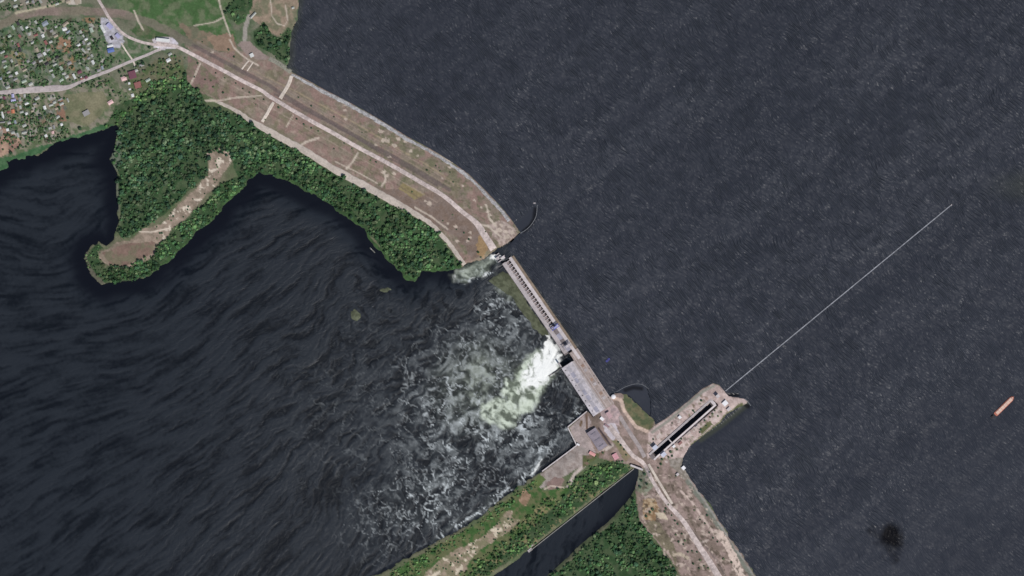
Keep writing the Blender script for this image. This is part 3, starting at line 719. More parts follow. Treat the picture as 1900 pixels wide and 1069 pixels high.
def samp(A, x, y):
    fi = np.clip((x - RX[0, 0]) / 2.0, 0, A.shape[1] - 1.001); fj = np.clip((y - RY[0, 0]) / 2.0, 0, A.shape[0] - 1.001)
    i = fi.astype(np.int32); j = fj.astype(np.int32); a = fi - i; b = fj - j
    return (A[j, i] * (1 - a) + A[j, i + 1] * a) * (1 - b) + (A[j + 1, i] * (1 - a) + A[j + 1, i + 1] * a) * b


n_fine = fbm(RX, RY, 5.0, 230, 2) - 0.5; n_mid = fbm(RX, RY, 13.0, 233, 2) - 0.5
acc = n_fine * 0; acc2 = acc.copy(); wsum = 0
for sgn in (1, -1):
    qx, qy = RX.copy(), RY.copy()
    st_len = 2.3 * (1 - 0.62 * near)
    for k_ in range(13):
        ux, uy = samp(UX, qx, qy), samp(UY, qx, qy)
        qx = qx + sgn * st_len * ux; qy = qy + sgn * st_len * uy
        w_ = math.cos(k_ / 13 * 1.57)
        acc += w_ * samp(n_fine, qx, qy); acc2 += w_ * samp(n_mid, qx, qy); wsum += w_
    if sgn == -1: bx_, by_ = qx, qy
acc /= wsum; acc2 /= wsum
acc /= acc.std(); acc2 /= acc2.std()
streak = np.clip(0.5 + 0.19 * acc + 0.13 * acc2 + 0.25 * (fbm(RX, RY, 60, 236, 3) - 0.5) + 0.42 * (fbm(RX, RY, 5, 238, 3) - 0.5), 0, 1)
mx, my = RX * 0.5 + bx_ * 0.5 + (fbm(RX, RY, 9, 260, 2) - 0.5) * 5, RY * 0.5 + by_ * 0.5 + (fbm(RX, RY, 9, 263, 2) - 0.5) * 5


def rdg(scale, seed, w, oc=3):
    n_ = fbm(mx, my, scale, seed, oc)
    return 1 - sstep(0, w, np.abs(n_ - 0.5))


gate = sstep(0.33, 0.54, fbm(mx, my, 34, 250, 3))
vein = np.maximum(rdg(26, 240, 0.036) * (0.25 + 0.75 * gate), 0.70 * rdg(13, 244, 0.050) * sstep(0.34, 0.56, fbm(mx, my, 22, 255, 3)))
vein = np.maximum(vein, 0.40 * sstep(0.58, 0.9, streak) * near)
vein *= 0.45 + 0.70 * sstep(0.35, 0.65, fbm(RX, RY, 6, 258, 3))


def full(a, fillv):
    o_ = np.full_like(X, fillv); o_[rj0:rj1, ri0:ri1] = a
    return o_


streak, vein = full(0.5 + (streak - 0.5) * np.clip(0.75 + (RX - 200) / 900, 0.75, 1.05), 0.5), full(vein, 0.0)
zl = np.zeros_like(X)
ramp = sstep(0, 1, 1 - ((943 - X) * 0.80 + (Y - 466) * 0.60) / 46) * (pdist(X, Y, [(940, 468), (900, 490)]) < 26)
zl = zl + 15.9 * ramp * (pdist(X, Y, [(942, 466), (900, 492)]) < 22) * ((X - 943) * 0.857 - (Y - 484) * 0.516 < 22) * (((X - 930) * 0.516 + (Y - 488) * 0.857) < 2)
zl += 1.1 * (white > 0.3) * fbm(X, Y, 4, 150, 3) + 0.5 * (foam > 0.3) * fbm(X, Y, 5, 151, 2)
riv_mask = (~UP) & ~(LAND & (np.minimum(d_riv, d_apr) > 10) & ~inside(X, Y, CHAMBER)) & ~(shoal)
riv_mask &= ~((d_res < d_riv) & LAND)
riv_mask |= inside(X, Y, CHAMBER)
river = sheet('river_water', riv_mask, zl.astype(np.float32), M_RIV, {'foam': ('FLOAT', foam), 'plume': ('FLOAT', plume), 'white': ('FLOAT', white), 'chop': ('FLOAT', chop2), 'flow': ('FLOAT_VECTOR', flow), 'streak': ('FLOAT', streak), 'vein': ('FLOAT', vein)})


# ---------------------------------------------------------------- roads: draped ribbons with a shoulder
def smooth_line(pts, step=2.0):
    p = np.array(pts, float)
    ext = np.vstack([2 * p[0] - p[1], p, 2 * p[-1] - p[-2]])
    out = []
    for i in range(1, len(ext) - 2):
        p0, p1, p2, p3 = ext[i - 1], ext[i], ext[i + 1], ext[i + 2]
        n = max(2, int(np.linalg.norm(p2 - p1) / step))
        for k in range(n):
            s = k / n
            out.append(0.5 * ((2 * p1) + (-p0 + p2) * s + (2 * p0 - 5 * p1 + 4 * p2 - p3) * s * s + (-p0 + 3 * p1 - 3 * p2 + p3) * s ** 3))
    out.append(p[-1])
    return np.array(out)


def ribbon(name, pts, width, mat, lift=0.45, rag=0.6, seed=1, kind='structure'):
    c = smooth_line(pts)
    if np.isscalar(width): wd = np.full(len(c), float(width))
    else:
        L = np.r_[0, np.cumsum(np.linalg.norm(np.diff(c, axis=0), axis=1))]
        wd = np.interp(L / L[-1], [q[0] for q in width], [q[1] for q in width])
    tg = np.gradient(c, axis=0); tg /= np.linalg.norm(tg, axis=1)[:, None] + 1e-9
    nr = np.stack([-tg[:, 1], tg[:, 0]], 1)
    L = np.arange(len(c)) * 2.0
    j1 = (fbm(L, L * 0 + seed * 3.7, 7, 160 + seed % 5, 3) - 0.5) * 2 * rag; j2 = (fbm(L, L * 0 + seed * 9.1, 7, 165 + seed % 5, 3) - 0.5) * 2 * rag
    lo, hi = -wd / 2 + j1, wd / 2 + j2
    rows = []
    K = 6
    for k in range(K + 1):
        o = lo + (hi - lo) * k / K
        q = c + nr * o[:, None]
        rows.append(np.stack([q[:, 0], q[:, 1], hgt(q[:, 0], q[:, 1])], 1))
    rows = np.array(rows)
    top = rows.copy()
    mid = rows[K // 2, :, 2]
    top[:, :, 2] = np.maximum(rows[:, :, 2], mid[None, :] * 0.5 + rows[:, :, 2] * 0.5) + lift
    e0 = c + nr * (lo - 0.35)[:, None]; e1 = c + nr * (hi + 0.35)[:, None]
    z0 = hgt(e0[:, 0], e0[:, 1]) - 0.6; z1 = hgt(e1[:, 0], e1[:, 1]) - 0.6
    allr = np.concatenate([np.stack([e0[:, 0], e0[:, 1], z0], 1)[None], top, np.stack([e1[:, 0], e1[:, 1], z1], 1)[None]])
    nr_, nl = allr.shape[:2]
    v = allr.reshape(-1, 3).copy(); v[:, 0] = WX(v[:, 0]); v[:, 1] = WY(v[:, 1])
    idx = np.arange(nr_ * nl).reshape(nr_, nl)
    q = np.stack([idx[:-1, :-1].ravel(), idx[:-1, 1:].ravel(), idx[1:, 1:].ravel(), idx[1:, :-1].ravel()], 1)
    me = big_mesh(name, v, q[:, ::-1], mat)
    return tag(link(name, me), kind=kind)


ROADM = surf('worn_asphalt', (192, 178, 173), 0.24, 0.12, 0.9, 0.15)
GRAVM = surf('gravel_track', (184, 173, 163), 0.16, 0.15, 1.0, 0.05)
LIME = surf('pale_gravel', (204, 192, 180), 0.18, 0.22, 1.0, 0.05)
RIPR = surf('riprap_stone', (164, 162, 162), 0.35, 0.28, 1.0, 0.05, 0.08)
ribbon('crest_road', ROAD_W, [(0, 6), (0.1, 6.5), (0.72, 7.5), (0.9, 8), (0.94, 12), (1, 13)], ROADM, 0.5, 0.5, 1)
ribbon('toe_track', TOE_W, [(0, 5), (0.1, 8), (0.2, 12), (0.7, 13), (0.8, 8), (1, 7)], GRAVM, 0.45, 1.3, 2)
ribbon('highway', HIGHWAY, 5.0, ROADM, 0.4, 0.3, 3)
ribbon('village_road', VROAD, [(0, 4.5), (0.3, 5), (0.42, 11), (0.56, 12), (0.63, 6), (1, 4.5)], surf('village_asphalt', (178, 168, 166), 0.14, 0.12, 0.9, 0.15), 0.4, 0.6, 4)
ribbon('link_road', [(225, 80), (235, 96), (248, 115), (250, 124)], 2.6, LIME, 0.35, 0.3, 5)
ribbon('crest_road', ROAD_E, [(0, 10), (0.1, 8), (0.25, 6), (0.42, 7.5), (0.6, 11), (0.8, 12), (1, 10)], ROADM, 0.5, 0.6, 6)
ribbon('service_road', ROAD_E2, 4.2, LIME, 0.5, 0.3, 7)
ribbon('service_road', [(1150, 772), (1165, 797), (1184, 826), (1196, 848)], 7, surf('old_asphalt', (158, 148, 146), 0.15, 0.12), 0.4, 0.5, 17)
ribbon('stone_path', [(541, 141), (536, 156), (526, 173), (520, 183)], 6.2, LIME, 0.6, 0.8, 8)
ribbon('stone_path', [(508, 190), (498, 207), (486, 226)], 5.5, LIME, 0.6, 0.8, 9)
ribbon('rock_shore', [(q[0] - 3, q[1] + 4) for q in RES_W[9:24]], [(0, 4), (0.2, 6.5), (0.5, 6), (0.62, 4.5), (1, 6)], RIPR, 0.35, 1.7, 10)
ribbon('rock_shore', [(500, 108), (520, 120), (540, 134)], 8, surf('mossy_riprap', (132, 130, 118), 0.3, 0.25), 0.35, 1.5, 12)
ribbon('stone_path', [(462, 113), (455, 121), (449, 129)], 2.4, LIME, 0.5, 0.5, 14)
ribbon('stone_path', [(470, 115), (463, 126), (459, 132)], 2.0, LIME, 0.5, 0.5, 15)
# ---------------------------------------------------------------- building blocks for things
def frame_thing(name, px, py, z, dpx, label, cat, group=None):
    """an Empty at a plan point, its x axis along the plan direction dpx (y axis then points to the left of it, seen from above)"""
    o = bpy.data.objects.new(name, None); C.objects.link(o)
    o.location = (float(WX(px)), float(WY(py)), z)
    o.rotation_euler = (0, 0, math.atan2(-dpx[1], dpx[0]))
    return tag(o, label, cat, group)


def box_data(x0, x1, y0, y1, z0, z1, ch=0.0):
    if ch <= 0:
        v = [(x, y, z) for z in (z0, z1) for y in (y0, y1) for x in (x0, x1)]
        f = [(0, 2, 3, 1), (4, 5, 7, 6), (0, 1, 5, 4), (2, 6, 7, 3), (0, 4, 6, 2), (1, 3, 7, 5)]
        return v, f
    zc = z1 - ch
    v = [(x0, y0, z0), (x1, y0, z0), (x1, y1, z0), (x0, y1, z0), (x0, y0, zc), (x1, y0, zc), (x1, y1, zc), (x0, y1, zc),
         (x0 + ch, y0 + ch, z1), (x1 - ch, y0 + ch, z1), (x1 - ch, y1 - ch, z1), (x0 + ch, y1 - ch, z1)]
    f = [(3, 2, 1, 0), (0, 1, 5, 4), (1, 2, 6, 5), (2, 3, 7, 6), (3, 0, 4, 7), (4, 5, 9, 8), (5, 6, 10, 9), (6, 7, 11, 10), (7, 4, 8, 11), (8, 9, 10, 11)]
    return v, f


def mesh_of(name, parts, mat):
    vs, fs = [], []
    for v, f in parts:
        n = len(vs); vs += list(v); fs += [tuple(i + n for i in q) for q in f]
    me = bpy.data.meshes.new(name); me.from_pydata([tuple(map(float, q)) for q in vs], [], fs); me.update()
    me.materials.append(mat)
    return me


P = M_PX


def bx(name, parent, x0, x1, y0, y1, z0, z1, mat, ch=0.0):
    """box part, plan units along x and y, metres in z"""
    return link(name, mesh_of(name, [box_data(x0 * P, x1 * P, y0 * P, y1 * P, z0, z1, ch)], mat), parent)


def cyl_data(cx, cy, z0, z1, r0, r1, n=12, cap=True):
    v = [(cx + r * math.cos(6.28319 * k / n), cy + r * math.sin(6.28319 * k / n), z) for z, r in ((z0, r0), (z1, r1)) for k in range(n)]
    f = [(k, (k + 1) % n, n + (k + 1) % n, n + k) for k in range(n)]
    if cap: f += [tuple(range(n, 2 * n)), tuple(range(n - 1, -1, -1))]
    return v, f


CONC = surf('concrete', (172, 164, 164), 0.16, 0.12, 0.9, 0.15, 0.02)
CONC_D = surf('dark_concrete', (120, 112, 112), 0.2, 0.15, 0.9, 0.15)
CONC_L = surf('pale_concrete', (192, 184, 184), 0.12, 0.12, 0.9, 0.15)
CONC_B = surf('bluish_roof_felt', (150, 148, 160), 0.14, 0.1, 0.8, 0.2)
STEEL_D = surf('dark_steel', (70, 60, 58), 0.3, 0.3, 0.6, 0.4)
RUSTY = surf('stained_deck', (160, 146, 140), 0.2, 0.05, 0.9, 0.1, 0.015)
WHITE = surf('white_paint', (226, 224, 226), 0.08, 0.2, 0.6, 0.3)
BLUEP = surf('blue_paint', (84, 92, 168), 0.12, 0.3, 0.5, 0.4)
DARKP = surf('dark_opening', (30, 28, 30), 0.2, 0.3, 0.8, 0.2)

# ---------------------------------------------------------------- spillway dam
DS = (0.567, 0.824)
sp = frame_thing('spillway_dam', 942, 483, 0, DS, 'long concrete spillway dam with two pale decks and a ladder of dark gate bays', 'dam')
bx('sill', sp, 1, 206, -13, 12, -8, 3.5, CONC_D)
bx('road_deck', sp, 0, 203, -12, -5.4, 18.0, 20.0, CONC)
bx('crane_deck', sp, -2, 226, 3.6, 9.4, 18.0, 20.1, CONC_L)
bx('upstream_apron', sp, -1, 216, 9.45, 14.2, 2, 17.4, surf('brown_apron', (128, 114, 100), 0.25, 0.1))
for y0 in (-12.4, -5.35, 3.1, 9.0): bx('parapet', sp, 0.3, 202, y0, y0 + 0.35, 19.0, 21.2, CONC_L)
NB = 23; pitch = 6.5
pm = mesh_of('pier', [box_data(-0.95 * P, 0.95 * P, -10.5 * P, 9.3 * P, -8, 17.97), box_data(-0.7 * P, 0.7 * P, -5.0 * P, 3.05 * P, 17.0, 19.4)], CONC)
gm = mesh_of('gate', [box_data(0.96 * P, 5.54 * P, 0.6 * P, 1.2 * P, 3, 17.2)] + [box_data(0.96 * P, 5.54 * P, 0.15 * P, 0.58 * P, z, z + 0.5) for z in (6, 10, 14)], STEEL_D)
cm_ = [mesh_of('bay_cover', [box_data(1.0 * P, 5.5 * P, -5.1 * P, y1 * P, 15.5, 16.6)], surf('bay_cover', (136, 125, 124), 0.25, 0.2)) for y1 in (0.0, 0.5, -0.8)]
for k in range(NB + 1):
    link('pier', pm, sp, (float((2 + pitch * k) * P), 0, 0))
    if k < NB:
        link('gate', gm, sp, (float((2 + pitch * k) * P), 0, 0))
        link('bay_cover', cm_[k % 3], sp, (float((2 + pitch * k) * P), 0, 0))
for k in range(4):
    s0 = 152.6 + k * 12.6
    bx('deck_slab', sp, s0, s0 + 12.3, -5.0, 3.0, 18.2, 19.6 + 0.1 * (k % 2), CONC_B if k % 2 else CONC_D)
for s0 in (152.8, 166, 179, 192): bx('pier', sp, s0, s0 + 3, -10.5, 9.3, -8, 17.9, CONC)


def gantry(px, py, label, legm, houm, w):
    g = frame_thing('gantry_crane', px, py, 20.2, DS, label, 'crane')
    for sx in (-w, w):
        for sy in (-7.6, 7.4): bx('leg', g, sx - 0.4, sx + 0.4, sy - 0.4, sy + 0.4, 0, 12, legm)
        bx('girder', g, sx - 0.6, sx + 0.6, -8.6, 8.4, 12.02, 13.8, legm)
    bx('hoist_house', g, -w + 0.7, w - 0.7, -3, 3.4, 12.1, 17, houm, 0.8)
    bx('cab', g, -w + 0.9, -0.2, 3.8, 6.4, 9, 12.6, houm, 0.4)
    return g


gantry(1030, 607, 'blue gantry crane straddling the spillway deck, the smaller one towards the breach', BLUEP, surf('pale_blue_paint', (150, 154, 196), 0.1), 2.2)
gantry(1052, 642, 'grey gantry crane on the spillway deck beside the power station gap', surf('crane_grey', (150, 146, 152), 0.12), surf('crane_house', (186, 180, 184), 0.1), 3.0)
tw = frame_thing('training_wall', 1041, 683, 0, (-0.83, 0.55), 'broken dark training wall running out into the white water below the dam', 'wall')
bx('wall_base', tw, 0, 27, -1.0, 1.0, -6, 2.2, CONC_D); bx('wall_cap', tw, 0.5, 19, -0.6, 0.6, 2.22, 3.6, surf('wet_concrete', (66, 64, 66), 0.3))
bp = frame_thing('breach_pier', 928, 476, 0, DS, 'leftover concrete bridge piers standing in the white breach', 'pier')
for s0, y0, ln in ((-7, -5, 7), (-2.5, -9, 9), (2.0, -3, 11), (6.0, -9, 8)): bx('pier_stub', bp, s0, s0 + 1.7, y0, y0 + ln, -3, 17.2, CONC)
bx('deck_fragment', bp, -2.3, 3.4, -8.6, -4.2, 17.22, 18.0, CONC)
bx('deck_fragment', bp, 2.2, 7.5, 2.4, 6.6, 17.22, 18.0, CONC_L)

# ---------------------------------------------------------------- power station
DH = (0.552, 0.834)
ps = frame_thing('power_station', 1042, 684, 0, DH, 'long flat-roofed power station with grey roof panels beside a stained intake deck', 'power station')
bx('machine_hall', ps, 0, 106, 0.4, 23.6, -8, 23.0, CONC_D)
bx('hall_roof', ps, -0.6, 106.5, 0, 24, 23.02, 24.2, surf('hall_roof', (184, 178, 182), 0.24, 0.1, 0.85, 0.2, 0.02))
for k in range(8):
    s0 = 4 + k * 12.7
    rp = bx('roof_panel', ps, s0, s0 + 11.6 - (k % 3), 8.2, 14.6 + 0.8 * (k % 2), 24.25, 24.9, CONC_B if k % 3 else surf('roof_panel_grey', (160, 156, 162), 0.12), 0.2)
for k in range(9): bx('roof_vent', ps, 6 + k * 11.3, 7.3 + k * 11.3, 3.4 + (k % 2) * 0.8, 4.8 + (k % 2) * 0.8, 24.25, 26.6, DARKP)
for k in range(4): bx('roof_joint', ps, 20 + k * 22, 20.5 + k * 22, 0.5, 8.0, 24.25, 24.5, CONC_L)
bx('roof_curb', ps, -0.6, 106.5, 23.2, 24.2, 24.25, 25.4, CONC_L)
bx('intake_deck', ps, -16, 108, 27.5, 45.6, -8, 19.8, RUSTY)
bx('intake_deck', ps, 0.2, 107, 24.3, 27.4, -8, 20.2, CONC)
bx('parapet', ps, -15.5, 107.5, 45.0, 45.5, 19.82, 21.2, CONC_L)
bx('pit_wall', ps, -12.5, -0.7, -0.2, 2.4, -8, 20.0, CONC)
for y0 in (31, 40): bx('crane_rail', ps, -14, 106, y0, y0 + 0.5, 19.83, 20.2, CONC_L)
for k in range(10): bx('intake_hatch', ps, 4 + k * 10.2, 9.5 + k * 10.2, 33, 38.5, 19.83, 20.3, [RUSTY, surf('brown_stain', (150, 126, 112), 0.2), CONC][k % 3])
for k in range(6): bx('stop_log_frame', ps, 12 + k * 16, 13.2 + k * 16, 42, 43.4, 19.83, 22.5, STEEL_D)


def hall(name, px, py, ang, L, W, z0, z1, wallm, roofm, label, cat, rise=1.6, group=None, strips=0):
    a = math.radians(ang)
    o = frame_thing(name, px, py, z0, (math.cos(a), math.sin(a)), label, cat, group)
    l, w = L / 2, W / 2
    bx('wall', o, -l, l, -w, w, -1.5, z1 - z0, wallm)
    h = z1 - z0 + 0.02; e = 0.3
    x0, x1, y0, y1 = (-l - e) * P, (l + e) * P, (-w - e) * P, (w + e) * P
    v = [(x0, y0, h), (x1, y0, h), (x1, y1, h), (x0, y1, h), (x0, 0, h + rise), (x1, 0, h + rise), (x0, y0, h + .35), (x1, y0, h + .35), (x1, y1, h + .35), (x0, y1, h + .35), (x0, 0, h + rise + .35), (x1, 0, h + rise + .35)]
    f = [(6, 7, 11, 10), (10, 11, 8, 9), (0, 6, 10, 9, 3), (1, 2, 8, 11, 7), (0, 1, 7, 6), (3, 9, 8, 2), (0, 3, 2, 1)]
    link('roof', mesh_of('roof', [(v, f)], roofm), o)
    for k in range(strips):
        s0 = -l + (k + 0.5) * L / strips
        bx('skylight', o, s0 - 0.8, s0 + 0.8, -w * 0.55, w * 0.55, h + rise * 0.5, h + rise + 1.0, surf('skylight_glass', (120, 116, 126), 0.2, 0.3, 0.3, 0.5))
    return o


hall('workshop_hall', 1108, 815, 56, 40, 19, 6.5, 19, CONC_D, surf('slate_roof', (138, 130, 138), 0.14, 0.08), 'large grey-roofed hall on the yard below the power station', 'hall', 1.6, None, 3)
PINK = surf('pink_roof', (206, 152, 148), 0.14); PINK2 = surf('rose_roof', (200, 150, 156), 0.14)
hall('yard_shed', 1099, 842, 30, 12, 5.5, 7, 11, CONC, PINK, 'long low salmon-pink roofed shed at the foot of the grey hall', 'shed', 1.2)
hall('yard_house', 1142, 847, 60, 11, 9, 9, 15, CONC, PINK2, 'square rose-pink roofed house above the wooded canal bank', 'house', 1.5)
hall('yard_house', 1117, 777, 40, 7, 5, 12, 17, CONC, WHITE, 'small white-roofed house at the lower end of the power station roof', 'house', 1.0)
hall('yard_shed', 1073, 825, 30, 5, 2.6, 5, 8, CONC, WHITE, 'little white shed at the corner of the quay', 'shed', 0.8)
hall('substation_house', 1130, 770, 57, 12, 7, 18.5, 23, CONC, surf('mauve_roof', (178, 150, 152), 0.14), 'mauve-roofed block between the power station and the lock road', 'building', 0.8)
hall('substation_house', 1126, 790, 30, 9, 3.0, 18.0, 21, CONC, surf('dusky_roof', (150, 124, 128), 0.14), 'narrow dusky-roofed block across the pale paved yard', 'building', 0.6)
tk = frame_thing('storage_tank', 1138, 736, 17.5, (1, 0), 'round white tank on the spit beside the power station', 'tank')
link('shell', mesh_of('shell', [cyl_data(0, 0, -1, 5.5, 7.4, 7.4, 24)], WHITE), tk)
link('dome', mesh_of('dome', [cyl_data(0, 0, 5.52, 7.2, 7.5, 5.0, 24), cyl_data(0, 0, 7.22, 8.0, 4.9, 0.4, 24)], WHITE), tk)
qw = frame_thing('quay_wall', 1070, 827, 0, (-0.80, 0.60), 'concrete quay wall along the river below the grey hall', 'wall')
bx('wall', qw, -2, 80, -0.8, 0.8, -5, 5.0, CONC); bx('coping', qw, -2, 80, -1.1, 1.0, 5.02, 5.6, CONC_L)
qw = frame_thing('quay_wall', 1054, 793, 0, (0.76, -0.62), 'short concrete quay wall facing the foam at the power station end', 'wall')
bx('wall', qw, 0, 46, 0.0, 1.6, -5, 6.4, CONC); bx('coping', qw, 0, 46, -0.2, 1.8, 6.42, 7.0, CONC_L)
qw = frame_thing('quay_wall', 1054, 793, 0, (0.45, 0.89), 'concrete quay wall beside the little white shed', 'wall')
bx('wall', qw, 0, 37, -1.4, 0.2, -5, 6.0, CONC); bx('coping', qw, 0, 37, -1.6, 0.4, 6.02, 6.6, CONC_L)

# ---------------------------------------------------------------- navigation lock
DL = (0.748, -0.664)
lk = frame_thing('lock', 1212, 845.5, 0, DL, 'long narrow ship lock with a deep dark chamber between concrete walls', 'lock')
CH = 4.7
bx('lock_wall', lk, -4, 150, CH + 0.0, CH + 3.6, -9, 20.2, CONC)
bx('lock_wall', lk, -4, 150, -CH - 3.2, -CH, -9, 20.2, CONC_L)
bx('coping', lk, 2, 148, CH - 0.15, CH + 0.7, 20.22, 20.7, CONC_L)
bx('coping', lk, 2, 148, -CH - 2.0, -CH + 0.1, 20.22, 20.7, surf('white_coping', (214, 204, 202), 0.1))
bx('lock_gate', lk, 142.5, 145, -CH, CH, -8, 19.4, STEEL_D)
bx('lock_gate', lk, 2, 4, -CH, CH, -8, 14.4, STEEL_D)
bx('head_slab', lk, 145.2, 151, -CH, CH, -8, 19.9, CONC_L)
fb = bx('footbridge', lk, 41, 42.8, -CH - 2, CH + 1.4, 20.75, 21.6, CONC_L)
bx('head_slab', lk, -6, 1.8, -CH, CH, -8, 19.5, CONC_D)
LROOF = surf('pale_blue_roof', (192, 194, 208), 0.1)
for px, py, L, W, h, m_, lb in [(1331, 735, 6, 5.5, 13, CONC_L, 'tall pale control tower at the breakwater end of the lock'),
                                (1215, 830, 9, 7, 12, LROOF, 'pale blue-roofed control tower at the dam end of the lock, on the power station side'),
                                (1231, 843, 9, 7, 11, LROOF, 'pale blue-roofed control tower at the dam end of the lock, on the open water side'),
                                (1345, 748, 9, 8, 5, WHITE, 'wide white-roofed lock house beside the outer lock gate'),
                                (1250, 828, 5, 4, 5, WHITE, 'small white lock house near the chamber footbridge'),
                                (1261, 774, 5, 5, 4, WHITE, 'small white lock house on the power station side of the chamber'),
                                (1352, 759, 7, 5, 4, CONC_L, 'low pale lock house at the outer tip of the lock mole'),
                                (1277, 804, 9, 4, 4, surf('tan_roof', (176, 164, 158), 0.14), 'long tan-roofed store halfway along the lock'),
                                (1293, 792, 6, 4, 4, surf('tan_roof', (176, 164, 158), 0.14), 'short tan-roofed store farther out along the lock than the long one'),
                                (1262, 822, 7, 4, 4, surf('reddish_roof', (150, 112, 108), 0.14), 'reddish-roofed store beside the lock wall'),
                                (1268, 868, 6, 6, 4, WHITE, 'white-roofed hut by the water at the root of the lock'),
                                (1257, 880, 5, 4, 4, CONC_L, 'pale hut beside the white-roofed hut at the root of the lock')]:
    o = frame_thing('control_tower' if 'tower' in lb else 'lock_house', px, py, 19.3 if py < 865 else 18, DL, lb, 'tower' if 'tower' in lb else 'house', 'buildings around the lock')
    bx('wall', o, -L / 2, L / 2, -W / 2, W / 2, -2, h, CONC)
    if h > 8: bx('window_band', o, -L / 2 - 0.08, L / 2 + 0.08, -W / 2 - 0.08, W / 2 + 0.08, h - 3.4, h - 1.6, DARKP)
    bx('roof', o, -L / 2 - 0.3, L / 2 + 0.3, -W / 2 - 0.3, W / 2 + 0.3, h + 0.02, h + 0.7, m_, 0.2)
hw = frame_thing('head_wall', 1170, 863, 0, (0.93, 0.36), 'concrete head wall where the canal starts under the crest road', 'wall')
bx('wall', hw, 0, 24, -1.4, 1.4, -6, 17.5, CONC); bx('coping', hw, -0.3, 24.3, -1.7, 1.7, 17.52, 18.2, CONC_L)
gw = frame_thing('guide_wall', 1176, 870.5, 0, (-0.785, 0.62), 'thin pale guide wall along the wooded bank of the canal', 'wall')
bx('wall', gw, 0, 246, -0.5, 0.5, -6, 4.4, CONC); bx('coping', gw, 0, 246, -0.7, 0.7, 4.42, 4.9, surf('grey_coping', (140, 138, 132), 0.15))
bx('end_pier', gw, 240, 249, -3.6, 1.2, -6, 4.0, CONC); bx('end_pier', gw, 234, 239.5, -6.0, -4.4, -6, 4.0, CONC)
CD = (420 / 544.2, -346 / 544.2)
bw = frame_thing('breakwater', 1346, 725.5, 16, CD, 'thin straight pale breakwater reaching far out over the reservoir from the lock', 'breakwater')
for k in range(16):
    s0 = k * 34
    bx('mole_section', bw, s0, s0 + 33.75, -0.85 - 0.08 * (k % 3), 0.85 + 0.06 * (k % 2), -3, 1.35 + 0.12 * (k % 2), surf('mole_stone', (146, 148, 154), 0.22, 0.12))
bx('end_light', bw, 541.5, 543.5, -0.9, 0.9, 1.5, 5, CONC_L)


def boom(name, pts, label, cat, r):
    c = smooth_line(pts, 1.6)
    o = frame_thing(name, pts[0][0], pts[0][1], 16, (1, 0), label, cat)
    o.rotation_euler = (0, 0, 0)
    vs = []
    for i in range(len(c) - 1):
        a, b = c[i], c[i + 1]
        d = (b - a) / np.linalg.norm(b - a); nn = np.array([-d[1], d[0]])
        b = a + (b - a) * 0.9
        q = [a + nn * r, a - nn * r, b - nn * r, b + nn * r]
        v = [((p_[0] - pts[0][0]) * P, -(p_[1] - pts[0][1]) * P, z) for z in (-0.5, 0.55) for p_ in q]
        vs.append((v, [(0, 1, 2, 3), (7, 6, 5, 4), (0, 4, 5, 1), (1, 5, 6, 2), (2, 6, 7, 3), (3, 7, 4, 0)]))
    for k, q in enumerate(np.array_split(np.arange(len(vs)), 5)):
        if len(q): link('float_string', mesh_of('float_string', [vs[i] for i in q], surf('boom_grey', (120, 122, 126), 0.15)), o)
    return o


boom('floating_boom', [(966, 433), (978, 425), (988, 414), (995, 400), (997, 380)], 'curved floating boom at the corner of the embankment by the breach', 'boom', 0.55)
boom('floating_boom', [(1144, 727), (1160, 718), (1178, 712.5), (1192, 714), (1204, 722)], 'arched floating boom off the grassy shoal between power station and lock', 'boom', 0.4)
boom('mooring_jetty', [(1382, 740), (1388, 746), (1393, 753)], 'tiny thin jetty at the outer tip of the lock mole', 'jetty', 0.6)
dp = frame_thing('mooring_dolphin', 992, 377, 16, (1, 0), 'small pale mooring dolphin at the outer end of the curved boom', 'dolphin')
bx('platform', dp, -2.6, 1.8, -0.9, 0.9, -4, 1.6, CONC); bx('bollard', dp, -0.6, 0.6, -0.5, 0.5, 1.62, 2.8, WHITE)


# ---------------------------------------------------------------- vessels
def hull_data(L, W, z0, z1, bow=0.16, stern=0.04, flare=1.0):
    st = [(-L / 2, 0.82), (-L / 2 + stern * L, 1.0), (L / 2 - bow * L, 1.0), (L / 2 - bow * L * 0.45, 0.74), (L / 2 - bow * 0.1 * L, 0.3), (L / 2, 0.06)]
    v = []
    for x, k in st:
        for z, m_ in ((z0, 0.86), (z1, 1.0)):
            v += [(x * (1 if z == z1 else 0.97), -W / 2 * k * m_, z), (x * (1 if z == z1 else 0.97), W / 2 * k * m_, z)]
    f = []
    for i in range(len(st) - 1):
        a, b = i * 4, (i + 1) * 4
        f += [(a, a + 2, b + 2, b)[::-1], (a + 1, b + 1, b + 3, a + 3)[::-1], (a + 2, a + 3, b + 3, b + 2)[::-1], (a, b, b + 1, a + 1)[::-1]]
    n = 4 * (len(st) - 1)
    f += [(0, 1, 3, 2), (n, n + 2, n + 3, n + 1)]
    return v, f


